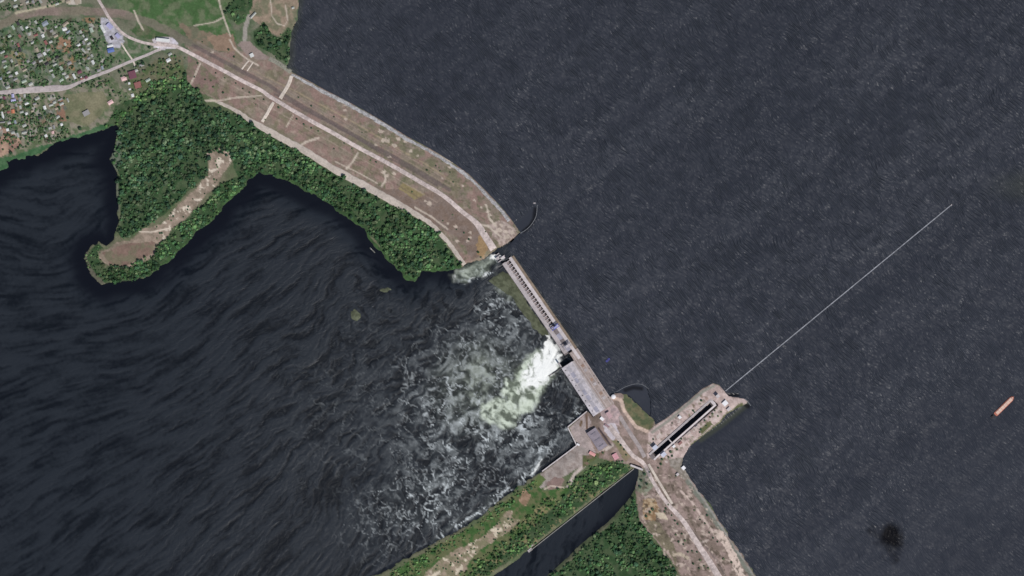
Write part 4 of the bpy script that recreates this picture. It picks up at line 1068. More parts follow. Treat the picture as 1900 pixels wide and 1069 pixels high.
BD = (0.715, -0.70)
bg_ = frame_thing('cargo_barge', 1863, 753, 16, BD, 'long pinkish cargo barge with red gunwales afloat on the open reservoir', 'barge')
RED = surf('red_oxide', (172, 102, 84), 0.15, 0.2, 0.6, 0.3); SALM = surf('salmon_hatch', (206, 176, 160), 0.1, 0.2, 0.7, 0.3)
link('hull', mesh_of('hull', [hull_data(84, 14.5, -1.2, 2.2, 0.14)], RED), bg_)
for k in range(6):
    s0 = -36 + k * 11.6
    link('hatch_cover', mesh_of('hatch_cover', [box_data(s0, s0 + 11.2, -5.2, 5.2, 2.25, 3.9, 0.5)], SALM), bg_)
link('foredeck', mesh_of('foredeck', [box_data(34, 38.5, -2.4, 2.4, 2.25, 2.9, 0.2)], SALM), bg_)
tg_ = frame_thing('pusher_tug', 1842.0, 772.6, 16, BD, 'black pusher tug at the stern of the pinkish barge', 'tug')
TUGK = surf('tug_black', (36, 34, 38), 0.2, 0.3, 0.5, 0.4)
link('hull', mesh_of('hull', [hull_data(17, 9, -1, 1.6, 0.12)], TUGK), tg_)
link('wheelhouse', mesh_of('wheelhouse', [box_data(-3, 3.4, -2.8, 2.8, 1.65, 6.2, 0.4)], surf('tug_house', (62, 58, 62), 0.2)), tg_)
link('funnel', mesh_of('funnel', [cyl_data(-5.2, 0, 1.65, 5.5, 0.9, 0.7, 10)], TUGK), tg_)
bt = frame_thing('workboat', 1128, 668, 16, (0.7, -0.7), 'tiny dark blue workboat alone off the power station intake', 'boat')
NAVY = surf('navy_paint', (60, 62, 128), 0.15, 0.3, 0.5, 0.4)
link('hull', mesh_of('hull', [hull_data(17, 7, -0.6, 1.3, 0.3)], NAVY), bt)
link('cabin', mesh_of('cabin', [box_data(-4, 0.5, -1.5, 1.5, 1.35, 3.1, 0.3)], surf('boat_cabin', (74, 76, 120), 0.15)), bt)
bt = frame_thing('pontoon', 691, 464.5, 0, (0.7, 0.71), 'pale narrow pontoon lying against the wooded river bank', 'pontoon')
link('hull', mesh_of('hull', [hull_data(24, 3.4, -0.5, 1.0, 0.1)], surf('pontoon_grey', (112, 112, 106), 0.15)), bt)
link('deck_house', mesh_of('deck_house', [box_data(-8, -4, -1.1, 1.1, 1.05, 2.6, 0.2)], CONC), bt)

# ---------------------------------------------------------------- village: houses one by one
ROOFS = {'white': (208, 209, 207), 'pale grey': (164, 166, 160), 'grey': (142, 140, 140), 'blue-grey': (138, 146, 156), 'pale green': (158, 170, 156), 'orange': (188, 120, 92), 'maroon': (112, 72, 84), 'red-brown': (138, 92, 88),
         'blue': (92, 112, 168), 'lilac': (168, 166, 200), 'pink': (214, 178, 176), 'dark': (62, 58, 62), 'tan': (160, 148, 132)}
RM = {k: surf('roof_' + k.replace(' ', '_').replace('-', '_'), v, 0.12, 0.4, 0.75, 0.25) for k, v in ROOFS.items()}
WALLM = surf('plaster_wall', (176, 168, 156), 0.12, 0.4)
wall_me = mesh_of('wall', [box_data(-0.5, 0.5, -0.5, 0.5, -0.4, 1.0), ([(-0.5, -0.5, 1.0), (-0.5, 0.5, 1.0), (-0.5, 0, 1.55), (0.5, -0.5, 1.0), (0.5, 0.5, 1.0), (0.5, 0, 1.55)], [(0, 2, 1), (3, 4, 5)])], WALLM)


def roof_me(kind, mat):
    e = 0.56; t_ = 0.08
    if kind == 'gable':
        v = [(-e, -e, .97), (e, -e, .97), (e, 0, 1.6), (-e, 0, 1.6), (e, e, .97), (-e, e, .97)]
        v = v + [(x, y, z + t_) for x, y, z in v]
        f = [(6, 7, 8, 9), (9, 8, 10, 11), (0, 6, 9, 3), (3, 9, 11, 5), (1, 2, 8, 7), (2, 4, 10, 8), (0, 1, 7, 6), (5, 11, 10, 4), (0, 3, 2, 1), (3, 5, 4, 2)]
    elif kind == 'hip':
        v = [(-e, -e, .99), (e, -e, .99), (e, e, .99), (-e, e, .99), (-.25, 0, 1.6), (.25, 0, 1.6)]
        f = [(0, 1, 5, 4), (1, 2, 5), (2, 3, 4, 5), (3, 0, 4), (3, 2, 1, 0)]
    else:
        return mesh_of('roof', [box_data(-e, e, -e, e, 1.02, 1.16)], mat)
    return mesh_of('roof', [(v, f)], mat)


flat_wall_me = mesh_of('wall', [box_data(-0.5, 0.5, -0.5, 0.5, -0.4, 1.0)], WALLM)
RME = {(k, c): roof_me(k, RM[c]) for k in ('gable', 'hip', 'flat') for c in RM}
HS = [(41, 53, 9, 4, 'pale grey'), (50, 51, 5, 4, 'white'), (120, 54, 8, 6, 'white'), (122, 45, 12, 6, 'tan'), (55, 63, 6, 5, 'pale grey'), (80, 67, 5, 6, 'white'), (84, 44, 11, 8, 'blue-grey'), (73, 54, 7, 4, 'pale grey'),
      (96, 58, 6, 4, 'grey'), (18, 67, 6, 5, 'pale green'), (29, 12, 8, 5, 'pale grey'), (51, 4, 6, 4, 'pale grey'), (76, 3, 7, 4, 'pale grey'), (40, 9, 5, 3, 'tan'), (29, 1, 5, 3, 'white'), (104, 50, 5, 4, 'pale grey'),
      (61, 79, 7, 4, 'pale grey'), (146, 84, 7, 4, 'white'), (160, 73, 6, 4, 'white'), (170, 56, 9, 6, 'pale green'), (165, 81, 7, 4, 'pale grey'), (155, 67, 5, 3, 'pale grey'), (74, 103, 9, 8, 'grey'), (83, 100, 5, 6, 'white'),
      (90, 93, 5, 6, 'pale grey'), (76, 113, 7, 4, 'pale grey'), (63, 117, 8, 5, 'grey'), (102, 120, 9, 4, 'pale grey'), (114, 127, 8, 5, 'pale green'), (95, 131, 7, 4, 'pale grey'), (99, 141, 8, 4, 'pale grey'), (8, 114, 8, 4, 'grey'),
      (22, 113, 6, 4, 'pale grey'), (5, 97, 9, 4, 'pale grey'), (31, 121, 7, 3, 'tan'), (10, 124, 7, 4, 'pale green'), (31, 136, 5, 5, 'white'), (20, 141, 8, 5, 'grey'), (45, 151, 9, 5, 'pale green'), (15, 162, 9, 5, 'pale grey'),
      (57, 156, 8, 5, 'pale grey'), (138, 142, 10, 4, 'white'), (152, 146, 6, 4, 'red-brown'), (118, 137, 6, 4, 'pale grey'), (29, 147, 8, 4, 'grey'), (114, 149, 8, 5, 'pale green'), (46, 130, 8, 4, 'tan'), (173, 116, 8, 5, 'white'),
      (163, 127, 8, 5, 'pale grey'), (183, 131, 9, 5, 'grey'), (190, 126, 7, 4, 'blue-grey'), (151, 144, 3, 3, 'white'), (148, 134, 8, 6, 'maroon'), (160, 144, 6, 5, 'maroon'), (171, 104, 6, 4, 'pale grey'), (165, 91, 5, 4, 'pale grey'),
      (155, 94, 10, 4, 'pale grey'), (165, 108, 6, 4, 'grey'), (50, 192, 4, 8, 'white'), (83, 200, 7, 5, 'white'), (95, 195, 8, 4, 'pale grey'), (24, 207, 6, 7, 'orange'), (16, 208, 6, 5, 'red-brown'), (5, 214, 13, 4, 'white'),
      (4, 227, 11, 3, 'grey'), (49, 211, 5, 5, 'white'), (40, 208, 7, 4, 'pale grey'), (38, 199, 6, 4, 'pale grey'), (25, 186, 9, 5, 'lilac'), (24, 178, 5, 7, 'lilac'), (14, 241, 5, 5, 'white'), (46, 178, 6, 4, 'pale grey'),
      (69, 183, 9, 5, 'pale grey'), (114, 231, 5, 5, 'white'), (98, 246, 5, 5, 'pink'), (45, 233, 8, 5, 'pale grey'), (17, 228, 6, 5, 'pale grey'), (85, 252, 5, 5, 'white'), (45, 246, 9, 4, 'pale grey'), (33, 251, 9, 4, 'pale grey'),
      (93, 238, 4, 6, 'pale grey'), (100, 236, 7, 4, 'grey'), (60, 206, 5, 4, 'tan'), (112, 185, 8, 3, 'grey'), (126, 186, 8, 3, 'pale grey'), (8, 182, 6, 5, 'maroon'), (30, 195, 6, 4, 'grey'), (205, 190, 10, 7, 'pink'),
      (160, 210, 12, 9, 'grey'), (230, 146, 8, 10, 'pink'), (246, 139, 14, 13, 'maroon'), (256, 158, 11, 12, 'red-brown'), (240, 155, 4, 4, 'white'), (241, 166, 3, 4, 'white'), (246, 177, 6, 5, 'white'), (275, 149, 9, 5, 'pale green'),
      (263, 121, 9, 5, 'grey'), (253, 131, 5, 6, 'pale grey'), (191, 54, 16, 5, 'white'), (204, 49, 12, 8, 'lilac'), (219, 67, 9, 7, 'lilac'), (204.5, 85, 11, 5, 'white'), (206, 93.5, 12, 8, 'blue'), (208, 71, 7, 5, 'dark'),
      (303, 75, 24, 6, 'white'), (313, 112, 8, 6, 'white'), (316, 101, 7, 5, 'pale grey'), (467.5, 103, 7, 7, 'white'), (470, 29, 14, 4, 'pale grey'), (544, 15, 5, 4, 'pale grey'), (127, 3, 6, 8, 'tan'), (144, 3, 9, 9, 'tan'), (298, 27, 0, 0, '')]
HS = [h_ for h_ in HS if h_[2] > 0]
taken = [(h_[0], h_[1]) for h_ in HS]
tries = 0
while len(HS) < 150 and tries < 4000:                                    # the smaller sheds and houses between the ones above
    tries += 1
    x_, y_ = random.uniform(-6, 186), random.uniform(40, 166)
    r_ = random.random()
    if r_ < 0.25: x_, y_ = random.uniform(-6, 118), random.uniform(176, 256)
    elif r_ < 0.33: x_, y_ = random.uniform(-6, 110), random.uniform(-4, 22)
    if x_ > 120 and 112 < y_ < 172 and y_ > 158 - (x_ - 120) * 0.42: continue
    if y_ > 262 - 0.24 * x_ and y_ > 170: continue
    if -4 < x_ < 128 and 156 < y_ < 176: continue
    if 22 < y_ < 40: continue
    if pdist(np.array([x_]), np.array([y_]), VROAD)[0] < 9 or pdist(np.array([x_]), np.array([y_]), RAIL_W[:7])[0] < 11: continue
    if min((x_ - a) ** 2 + (y_ - b) ** 2 for a, b in taken) < 58: continue
    taken.append((x_, y_))
    HS.append((x_, y_, random.uniform(5, 8.5), random.uniform(3.6, 5.4), random.choice(['pale grey', 'grey', 'grey', 'pale grey', 'tan', 'pale green', 'dark', 'white', 'red-brown', 'blue-grey'])))


def sector(x, y):
    if x > 440: return 'above the embankment stair', (468, 103), 'the embankment stair'
    if x > 285: return 'at the pale highway forecourt', (306, 78), 'the crest road'
    if x > 222 and 100 < y: return 'in the compound by the junction', (248, 118), 'the junction'
    if x > 184 and 40 < y < 100: return 'in the paved highway depot', (228, 64), 'the highway'
    if y < 24: return 'beyond the rail bed', (118, 4), 'the pale yard'
    if x > 130 and 165 < y: return 'alone in scrub above the inlet', (205, 232), 'the inlet'
    if y > 172 and y > 200 + 0.2 * x * 0: return 'between the village road and the inlet', (90, 262), 'the inlet'
    if y > 172: return 'along the village road', (125, 163), 'the road widening'
    if x < 66: return 'in the outer village block', (0, 45), 'the rail bed'
    if y < 90: return 'in the block by the rail bed', (190, 40), 'the depot'
    return 'in the block above the road', (225, 118), 'the road junction'


ORD = ['', 'nearest to', 'second from', 'third from', 'fourth from', 'fifth from', 'sixth from', 'seventh from', 'eighth from', 'ninth from', 'tenth from', 'eleventh from', 'twelfth from', 'thirteenth from', 'fourteenth from']
groups_ = {}
for h_ in HS:
    size = 'small' if h_[2] * h_[3] < 26 else 'mid-sized' if h_[2] * h_[3] < 52 else 'large'
    ph, ref, refn = sector(h_[0], h_[1])
    groups_.setdefault((size, h_[4], ph), []).append((math.hypot(h_[0] - ref[0], h_[1] - ref[1]), h_, refn))
for (size, col_, ph), mem in groups_.items():
    mem.sort(key=lambda q: q[0])
    for k, (_, h_, refn) in enumerate(mem):
        lab = f'{size} {col_}-roofed house {ph}' + (f', {ORD[min(k + 1, 14)]} {refn}' if len(mem) > 1 else '')
        x_, y_, L, W, c_ = h_
        L *= 0.92; W *= 0.92
        kind = 'flat' if L * W > 90 else random.choice(['gable', 'gable', 'hip', 'flat' if L * W < 22 else 'gable'])
        ang = random.choice([-24, -24, 66, -30, 60]) + random.uniform(-8, 8)
        if (x_, y_) == (191, 54): ang = 59
        if (x_, y_) in ((204, 49), (219, 67)): ang = 45
        if x_ in (138, 151): ang = 62
        if x_ in (204.5, 206): ang = -14
        if x_ in (303,): ang = 6
        if x_ in (246, 256, 230, 240, 241): ang = 74
        if x_ in (470,): ang = -47
        if x_ < 60 and y_ > 172: ang += 12
        if W > L: L, W = W, L; ang += 90
        a = math.radians(ang)
        z0 = float(hgt(x_, y_))
        cat = 'house' if L * W < 110 else 'building'
        o = frame_thing('house' if cat == 'house' else 'building', x_, y_, z0, (math.cos(a), math.sin(a)), lab if cat == 'house' else lab.replace('house', 'building'), cat, 'village houses and sheds')
        hgt_ = 2.6 + 0.12 * L + (1.5 if L * W > 90 else 0)
        o.scale = (L * P, W * P, hgt_)
        link('wall', flat_wall_me if kind != 'gable' else wall_me, o)
        link('roof', RME[(kind, c_)], o)

# ---------------------------------------------------------------- trees and shrubs
def blob(n_sub, rnd, rx=1.0, rz=1.0, amp=0.22):
    bm = bmesh.new(); bmesh.ops.create_icosphere(bm, subdivisions=n_sub, radius=1.0)
    ph = rnd.uniform(0, 9, 6)
    vs = []
    for v in bm.verts:
        x, y, z = v.co
        k = 1 + amp * (math.sin(3.1 * x + ph[0]) * math.cos(2.7 * y + ph[1]) + 0.6 * math.sin(4.3 * z + ph[2] + 2 * x)) + rnd.uniform(-0.06, 0.06)
        vs.append((x * k * rx, y * k * rx, z * k * rz))
    fs = [tuple(v.index for v in f.verts) for f in bm.faces]
    bm.free()
    return vs, fs


def crown_data(seed, n_leaf, core=0.74):
    """unit crown: radius about 1, spans z 0.35..2: a knobbly core and many leaf-clump faces standing off it"""
    rnd = np.random.RandomState(seed)
    vs, fs = blob(1 if n_leaf < 40 else 2, rnd, core, core * 0.9)
    V = [(x, y, z + 1.15) for x, y, z in vs]; F = list(fs)
    F = [f + (f[2],) if False else f for f in F]
    for k in range(n_leaf):
        u = rnd.uniform(-0.35, 1); ph = rnd.uniform(0, 6.283); s = math.sqrt(max(0, 1 - u * u))
        d = np.array([s * math.cos(ph), s * math.sin(ph), u])
        c = d * rnd.uniform(0.62, 1.06) * np.array([1, 1, 0.9]) + np.array([0, 0, 1.15])
        n = d + rnd.normal(0, 0.5, 3); n /= np.linalg.norm(n)
        a = np.cross(n, rnd.normal(0, 1, 3)); a /= np.linalg.norm(a); b = np.cross(n, a)
        r = rnd.uniform(0.16, 0.34)
        i = len(V)
        V += [tuple(c + a * r * rnd.uniform(.8, 1.2)), tuple(c + b * r * rnd.uniform(.6, 1.2) - n * 0.06), tuple(c - a * r * rnd.uniform(.8, 1.2)), tuple(c - b * r * rnd.uniform(.6, 1.2) - n * 0.06)]
        F += [(i, i + 1, i + 2), (i, i + 2, i + 3)]
    return np.array(V, np.float32), np.array(F, np.int32)


def trunk_data():
    parts = [cyl_data(0, 0, -0.15, 1.0, 0.085, 0.05, 6)]
    for a in (0.4, 2.3, 4.6):
        v, f = cyl_data(0, 0, 0, 0.55, 0.035, 0.015, 5)
        v = [(x + (z * 0.8) * math.cos(a), y + (z * 0.8) * math.sin(a), z * 0.8 + 0.62) for x, y, z in v]
        parts.append((v, f))
    return parts


BARK = surf('bark', (92, 82, 70), 0.2, 1.0)
GREENS = [(78, 110, 70), (66, 98, 64), (92, 118, 78), (62, 88, 66), (100, 114, 84), (54, 80, 56)]
t = NT('foliage'); p = t.pos()
vm = t.n('ShaderNodeVectorMath', operation='SCALE'); t.put(vm.inputs[0], t.attr('tint', 'Color')); t.put(vm.inputs[3], t.mr(t.noise(p, 0.22, 3, 0.6), 0.3, 0.7, 0.7, 1.35))
M_LEAF = t.done(vm.outputs[0], 0.85, 0.15)


def set_tint(me, cols):
    at = me.attributes.new('tint', 'FLOAT_COLOR', 'POINT')
    at.data.foreach_set('color', np.concatenate([cols, np.ones((len(cols), 1))], 1).astype(np.float32).ravel())


trunk_me = mesh_of('trunk', trunk_data(), BARK)
crown_mes = []
for k in range(12):
    V, F_ = crown_data(300 + k, 64)
    me = big_mesh('crown', V, F_, M_LEAF, False)
    base = np.array(alb(GREENS[k % 6]))
    set_tint(me, np.tile(base, (len(V), 1)) * RNG.uniform(0.75, 1.3, (len(V), 1)))
    crown_mes.append(me)


def scatter(poly, step, jit, rmin, rmax, keep=1.0, seed=0):
    rnd = np.random.RandomState(500 + seed)
    xs = [q[0] for q in poly]; ys = [q[1] for q in poly]
    gx, gy = np.meshgrid(np.arange(min(xs), max(xs), step), np.arange(min(ys), max(ys), step))
    gx[1::2] += step / 2
    gx = gx.ravel() + rnd.uniform(-jit, jit, gx.size); gy = gy.ravel() + rnd.uniform(-jit, jit, gy.size)
    ok = inside(gx + (fbm(gx, gy, 13, 176, 3) - 0.5) * 15, gy + (fbm(gx, gy, 13, 179, 3) - 0.5) * 15, poly) & (rnd.rand(gx.size) < keep) & (gx > -25) & (gx < 1925) & (gy > -25) & (gy < 1095)
    gx, gy = gx[ok], gy[ok]
    ok = fbm(gx, gy, 11, 170, 3) < 0.635
    gx, gy = gx[ok], gy[ok]
    zz = hgt(gx, gy)
    ok = zz > 0.35
    r = rmin * 0.75 + (rmax * 1.12 - rmin * 0.75) * rnd.rand(ok.sum()) ** 1.7
    return np.stack([gx[ok], gy[ok], zz[ok], r], 1)


WOODS = [(WOOD_SPIT, 4.6, 1.5, 3.6, 6.2, 0.95, 'tree in the spit wood', 'trees of the wood on the spit', (0.8, 0.85, 0.9)),
         (WOOD_TOE, 4.6, 1.5, 3.6, 6.4, 0.97, 'tree in the strip below the embankment', 'trees of the strip below the embankment', (1, 1.05, 1)),
         (WOOD_SPIT_S, 4.2, 1.5, 3.4, 5.8, 1.0, 'tree fringing the sandy spit', 'trees fringing the sandy spit', (1.05, 1.1, 1)),
         (WOOD_TIP, 4.5, 1.2, 2.6, 4.2, 0.8, 'low tree on the spit tip', 'trees on the spit tip', (1.05, 1.0, 0.95)),
         (WOOD_BANK, 5.0, 1.6, 3.4, 6.0, 0.92, 'bright tree by the inlet head', 'trees at the head of the inlet', (1.3, 1.38, 1.1)),
         (WOOD_RES, 5.0, 1.6, 3.4, 6.2, 0.9, 'dark tree by the reservoir shore', 'trees by the reservoir shore', (0.8, 0.85, 0.85)),
         (WOOD_RES2, 5.5, 2.0, 3.0, 5.5, 0.7, 'tree on the green reservoir slope', 'trees on the green slope', (1.05, 1.1, 1.0)),
         (WOOD_CANAL, 5.0, 1.7, 2.8, 5.4, 0.86, 'tree between river and canal', 'trees along the canal', (1.15, 1.15, 0.95)),
         (WOOD_RIVE, 5.0, 1.7, 2.6, 4.6, 0.85, 'low tree facing the foam', 'trees facing the foam', (1.15, 1.15, 1.0)),
         (WOOD_S, 4.8, 1.6, 3.4, 6.2, 0.93, 'tree in the dark wood below the lock road', 'trees below the lock-side embankment', (0.9, 0.95, 0.9))]
cands = []
gap_w = fbm
for w_ in WOODS:
    pts = scatter(w_[0], w_[1], w_[2], w_[3], w_[4], w_[5], len(cands))
    if w_[0] is WOOD_S: pts = pts[pdist(pts[:, 0], pts[:, 1], [(1118, 1005), (1136, 1034), (1150, 1069)]) > 5]
    for q in pts: cands.append((q, w_))
print('wood trees', len(cands))


def place_tree(x, y, z, r, h, label, group, mi=None, name='tree', cat='tree'):
    o = bpy.data.objects.new(name, None); C.objects.link(o)
    o.location = (float(WX(x)), float(WY(y)), float(z)); o.scale = (r, r, h / 2.0)
    o.rotation_euler = (0, 0, random.uniform(0, 6.28))
    tag(o, label, cat, group)
    if name == 'tree': link('trunk', trunk_me, o)
    link('crown', crown_mes[random.randrange(12) if mi is None else mi], o)
    return o


singles = 0
vt = 0; tries = 0
spots = []
while vt < 118 and tries < 5000:                                          # gardens of the village
    tries += 1
    x_, y_ = random.uniform(-4, 196), random.uniform(30, 160)
    rr_ = random.random()
    if rr_ < 0.34: x_, y_ = random.uniform(-4, 130), random.uniform(176, 275)
    elif rr_ < 0.46: x_, y_ = random.uniform(200, 300), random.uniform(118, 190)
    elif rr_ < 0.52: x_, y_ = random.uniform(-4, 100), random.uniform(-4, 20)
    if y_ > 284 - 0.24 * x_ and y_ > 170 and x_ < 200: continue
    if pdist(np.array([x_]), np.array([y_]), VROAD)[0] < 7 or pdist(np.array([x_]), np.array([y_]), RAIL_W[:7])[0] < 9 or pdist(np.array([x_]), np.array([y_]), HIGHWAY)[0] < 6: continue
    if min((x_ - a) ** 2 + (y_ - b) ** 2 for a, b in taken) < 30 or (spots and min((x_ - a) ** 2 + (y_ - b) ** 2 for a, b in spots) < 22): continue
    spots.append((x_, y_)); vt += 1
    ph = sector(x_, y_)[0]
    place_tree(x_, y_, hgt(x_, y_), random.uniform(2.6, 5.0), random.uniform(5, 9), f'garden tree {ph}', 'garden trees of the village')
    singles += 1
for x_, y_, r_, lb in [(424, 19, 6.5, 'large dark tree at the bend of the footpath on the green slope'), (419, 24, 5.5, 'dark tree beside the large one at the footpath bend'), (20, 284, 6.0, 'dark round tree on the brown plot by the inlet'), (34, 275, 4.5, 'dark small tree beside the brown plot by the inlet'),
                       (94, 258, 4.5, 'dark tree between two white roofs by the inlet'), (148, 239, 6, 'dark tree on the inlet bank below the grey pad'), (344, 139, 6.5, 'dark tree at the corner of the wood and the embankment'), (278, 89, 5, 'dark tree beside the highway before the forecourt'),
                       (266, 118, 6, 'dark tree north of the maroon-roofed building'), (222, 134, 5, 'dark tree by the road west of the pink roof')]:
    place_tree(x_, y_, hgt(x_, y_), r_, r_ * 1.9, lb, None, 5 if random.random() < 0.5 else 11); singles += 1
edge = sorted(range(len(cands)), key=lambda i: -(cands[i][0][3]))[:max(0, 292 - singles)]
edge_set = set(edge)
for i in edge:
    (x_, y_, z_, r_), w_ = cands[i]
    q_x, q_y = np.array([x_]), np.array([y_])
    dw = float(min(pdist(q_x, q_y, RIV_W)[0], pdist(q_x, q_y, RIV_E)[0], pdist(q_x, q_y, CANAL, True)[0], pdist(q_x, q_y, RES_W)[0])); dt = float(min(pdist(q_x, q_y, TOE_W)[0], pdist(q_x, q_y, TOE_E)[0]))
    sub = 'at the water edge' if dw < 9 else 'beside the pale track' if dt < 14 else 'deep in the stand' if dw > 22 else 'one row inland'
    ws = [q[0] for q in w_[0]]; fr = (x_ - min(ws)) / (max(ws) - min(ws))
    sub2 = ', village end' if fr < 0.33 and x_ < 900 else ', breach end' if fr > 0.66 and x_ < 900 else ', middle stretch' if x_ < 900 else ', river end' if fr < 0.4 else ', lock end'
    place_tree(x_, y_, z_ - 0.1, r_, r_ * 2.1, (w_[6] + ', ' + sub + sub2) if 'facing' not in w_[6] else w_[6] + ', ' + sub, w_[7])
rest = [cands[i] for i in range(len(cands)) if i not in edge_set]
protos = [crown_data(700 + k, 26, 0.8) for k in range(8)]
VV, FF, TT = [], [], []
off = 0
for k, ((x_, y_, z_, r_), w_) in enumerate(rest):
    V, F_ = protos[k % 8]
    r_ = r_ * (1.55 if RNG.rand() < 0.10 else 1.0)
    a = RNG.uniform(0, 6.28); ca, sa = math.cos(a), math.sin(a)
    v = V * np.array([r_, r_, r_ * RNG.uniform(0.62, 1.0)])
    v = np.stack([v[:, 0] * ca - v[:, 1] * sa + WX(x_), v[:, 0] * sa + v[:, 1] * ca + WY(y_), v[:, 2] + z_ - 0.5], 1)
    kk = float(fbm(np.array([x_]), np.array([y_]), 26, 175, 3)[0])
    col_ = np.array(alb(GREENS[RNG.randint(6)])) * np.array(w_[8]) * RNG.uniform(0.65, 1.35) * (0.62 + 0.85 * float(sstep(0.3, 0.7, kk)))
    VV.append(v); FF.append(F_ + off); TT.append(np.tile(col_, (len(V), 1)) * RNG.uniform(0.8, 1.25, (len(V), 1))); off += len(V)
me = big_mesh('woodland', np.concatenate(VV), np.concatenate(FF), M_LEAF, False)
set_tint(me, np.concatenate(TT))
tag(link('woodland', me), 'dense broadleaf woodland of the spit, the embankment foot and the canal banks', 'woodland', None, 'stuff')

GB, GF, GT = [], [], []
off = 0; nb = 0; tries = 0
gp = [crown_data(800 + k, 10, 0.85) for k in range(6)]
ax = np.array(taken)
while nb < 1300 and tries < 12000:
    tries += 1
    x_, y_ = random.uniform(-8, 200), random.uniform(36, 164)
    q = random.random()
    if q < 0.30: x_, y_ = random.uniform(-8, 130), random.uniform(176, 280)
    elif q < 0.42: x_, y_ = random.uniform(200, 345), random.uniform(104, 186)
    elif q < 0.50: x_, y_ = random.uniform(-8, 116), random.uniform(-8, 20)
    if y_ > 286 - 0.24 * x_ and y_ > 170 and x_ < 200: continue
    if 112 < x_ < 200 and 172 < y_ < 236 and random.random() < 0.9: continue
    if float(fbm(np.array([x_]), np.array([y_]), 16, 210, 3)[0]) < 0.43: continue
    a_x, a_y = np.array([x_]), np.array([y_])
    if pdist(a_x, a_y, VROAD)[0] < 5 or pdist(a_x, a_y, RAIL_W[:7])[0] < 8 or pdist(a_x, a_y, HIGHWAY)[0] < 5 or pdist(a_x, a_y, [(225, 80), (235, 96), (248, 115)])[0] < 4 or ((ax[:, 0] - x_) ** 2 + (ax[:, 1] - y_) ** 2).min() < 15: continue
    if 186 < x_ < 230 and 32 < y_ < 98: continue
    nb += 1
    V, F_ = gp[nb % 6]
    r_ = random.uniform(1.8, 4.6); z_ = float(hgt(x_, y_))
    v = V * np.array([r_ * random.uniform(.8, 1.3), r_ * random.uniform(.8, 1.3), r_ * 0.9]); a = random.uniform(0, 6.28)
    v = np.stack([v[:, 0] * math.cos(a) - v[:, 1] * math.sin(a) + WX(x_), v[:, 0] * math.sin(a) + v[:, 1] * math.cos(a) + WY(y_), v[:, 2] + z_ - 0.6], 1)
    col_ = np.array(alb(random.choice([(68, 98, 60), (58, 84, 54), (82, 110, 70), (88, 100, 72), (96, 112, 88), (50, 72, 48)]))) * random.uniform(0.75, 1.3)
    GB.append(v); GF.append(F_ + off); GT.append(np.tile(col_, (len(V), 1))); off += len(V)
me = big_mesh('garden_bushes', np.concatenate(GB), np.concatenate(GF), M_LEAF, False)
set_tint(me, np.concatenate(GT))
tag(link('garden_bushes', me), 'mass of garden bushes filling the plots of the village', 'bushes', None, 'stuff')

SHR = [(424.6, 92.6, 3.4), (434.7, 106, 3), (376, 78, 2), (401, 136, 2.5), (418, 145, 2.5), (438, 155, 2.5), (381, 148, 2.5), (392, 150, 2.5), (396, 162, 3.5), (414, 172, 3.5), (463, 172, 2.5), (451, 165, 2.5), (344, 108, 3), (367, 118, 3), (361, 143, 2.5), (334, 114, 3.5),
       (554, 181, 2.5), (578, 197, 2.8), (492, 222, 2.3), (517, 200, 3), (551, 221, 3), (564, 231, 2.8), (578, 238, 2.8), (591, 244, 2.8), (472, 184, 2.2), (490, 185, 2.6), (475, 194, 2), (654, 276, 2.8), (620, 276, 2.4), (639, 266, 2.2), (688, 298, 2.4), (698, 301, 2.6), (672, 246, 2), (620, 217, 2.2),
       (792, 316, 2.6), (809, 308, 2.4), (817, 318, 2.6), (765, 356, 2.8), (840, 399, 2.2), (861, 432, 2.8), (870, 444, 3), (887, 468, 3.6), (892, 477, 2.8), (822, 410, 2.2), (793, 316, 2.2), (847, 426, 2), (841, 338, 2.2), (815, 311, 2), (835, 320, 2.2), (901, 430, 2)]
SHR_E = [(1211, 945, 4), (1199, 958, 3.6), (1206, 950, 3.4), (1235, 943, 3), (1252, 966, 3.2), (1257, 972, 3), (1233, 949, 2.6), (1254, 992, 3), (1265, 990, 3), (1259, 1005, 3.2), (1271, 1003, 3.4), (1276, 1024, 3), (1293, 1024, 3), (1284, 1022, 2.6), (1286, 1046, 3.4), (1299, 1039, 3.2), (1297, 1054, 3), (1314, 1054, 3.2),
         (1306, 1050, 2.6), (1342, 1037, 3.6), (1357, 1043, 3), (1312, 956, 3.4), (1288, 947, 2.6), (1299, 964, 2.6), (1308, 971, 2.6), (1316, 988, 2.6), (1323, 998, 2.8), (1331, 1005, 2.8), (1226, 861, 3.6), (1205, 876, 2.4), (1254, 883, 2.6), (1228, 852, 3.4), (1221, 868, 2.8), (1240, 936, 2.4), (1246, 956, 2.4), (1268, 1010, 2.6)]
SHR_L = [(1322, 768, 3), (1317, 774, 2.6), (1307, 780, 3), (1264, 814, 2.8), (1277, 798, 2.2), (1244, 838, 3.6), (1247, 846, 3.4), (1240, 848, 3), (1300, 797, 3), (1298, 802, 2.6), (1310, 790, 2.2), (1332, 772, 2.8), (1286, 762, 3), (1301, 743, 3.4), (1288, 765, 2.4), (1247, 785, 2.2), (1212, 815, 2.6), (1338, 764, 2.4), (1326, 762, 2.2), (1256, 834, 2.4),
         (1152, 826, 3), (1158, 834, 3), (1147, 820, 2.6), (1162, 844, 3), (1168, 868, 3), (1196, 880, 4), (1190, 892, 4), (1200, 898, 3.4), (1188, 904, 3.6), (1106, 848, 3), (1092, 856, 3), (1118, 840, 2.6)]
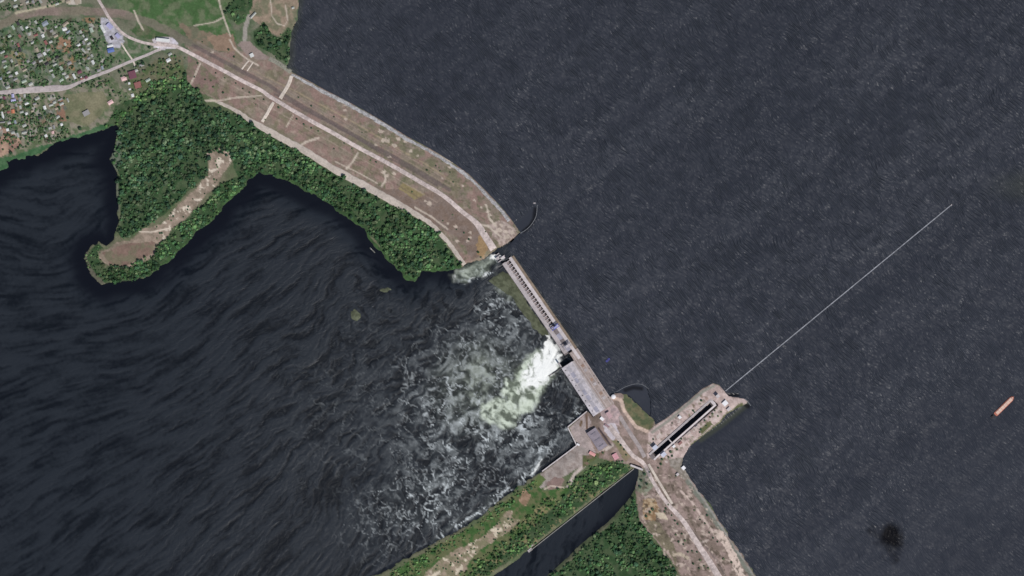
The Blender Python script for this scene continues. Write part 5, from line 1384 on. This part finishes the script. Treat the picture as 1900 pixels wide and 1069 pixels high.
for lst, lb, gr in ((SHR, 'dark low shrub on the brown slope of the embankment', 'shrubs on the embankment'), (SHR_E, 'dark shrub beside the crest road past the lock', 'shrubs by the lock-side crest road'), (SHR_L, 'green shrub among the lock and power station yards', 'shrubs around the lock')):
    for x_, y_, r_ in lst:
        if x_ == 424.6: l2, g2 = 'lone dark shrub uphill of the embankment stair', None
        elif x_ == 434.7: l2, g2 = 'dark shrub just above the embankment stair', None
        elif x_ in (554, 578) and y_ < 200: l2, g2 = 'dark shrub on the reservoir side of the crest road', 'shrubs on the reservoir side'
        elif lst is SHR and y_ > 400: l2, g2 = 'dark shrub on the embankment near the breach', 'shrubs near the breach'
        else: l2, g2 = lb, gr
        if l2 == lb:
            if lst is SHR: l2 = 'dark low shrub on the embankment slope, ' + ('near the pale forecourt' if x_ < 385 else 'uphill of the stone path' if x_ < 470 else 'around the stone path' if x_ < 520 else 'just past the stone path' if x_ < 600 else 'by the spur tracks' if x_ < 705 else 'before the scraped patches')
            elif lst is SHR_E:
                sd = 'canal side' if x_ < np.interp(y_, [q[1] for q in ROAD_E], [q[0] for q in ROAD_E]) else 'reservoir side'
                l2 = 'dark shrub on the ' + sd + ' of the crest road, ' + ('by the lock' if y_ < 925 else 'beside the tan dug ground' if y_ < 975 else 'at the middle turnout' if y_ < 1018 else 'far past the lock')
            else:
                l2 = 'green shrub ' + ('on the wooded head of the canal' if y_ > 842 and x_ < 1130 else 'at the start of the canal beside the head wall' if y_ > 862 else 'on the verge between hall and lock road' if x_ < 1175 else 'on the open-water side of the lock chamber' if (x_ - 1212) * 0.664 + (y_ - 845) * 0.748 > 0 else 'on the power station side of the lock chamber')
        place_tree(x_, y_, hgt(x_, y_) - 0.5, r_ * 1.15, r_ * 1.5, l2, g2, random.choice([3, 5, 9, 11, 4]), 'shrub', 'shrub')
rnd = np.random.RandomState(77)
n_s = 0
while n_s < 60:                                                           # low scattered scrub on sand and middle bank
    if n_s < 26: poly = SPIT_SAND
    else: poly = MID
    xs = [q[0] for q in poly]; ys = [q[1] for q in poly]
    x_, y_ = rnd.uniform(min(xs), max(xs)), rnd.uniform(min(ys), max(ys))
    if not inside(np.array([x_]), np.array([y_]), poly)[0] or (poly is SPIT_SAND and x_ < 290) or y_ > 1066: continue
    n_s += 1
    place_tree(x_, y_, hgt(x_, y_) - 0.4, rnd.uniform(2, 3.6), rnd.uniform(2.5, 4.5), 'dark shrub on the sandy ridge of the spit' if n_s <= 26 else 'shrub on the sandy ridge between river and canal', 'shrubs on the sandy spit' if n_s <= 26 else 'shrubs on the bank ridge', None, 'shrub', 'shrub')
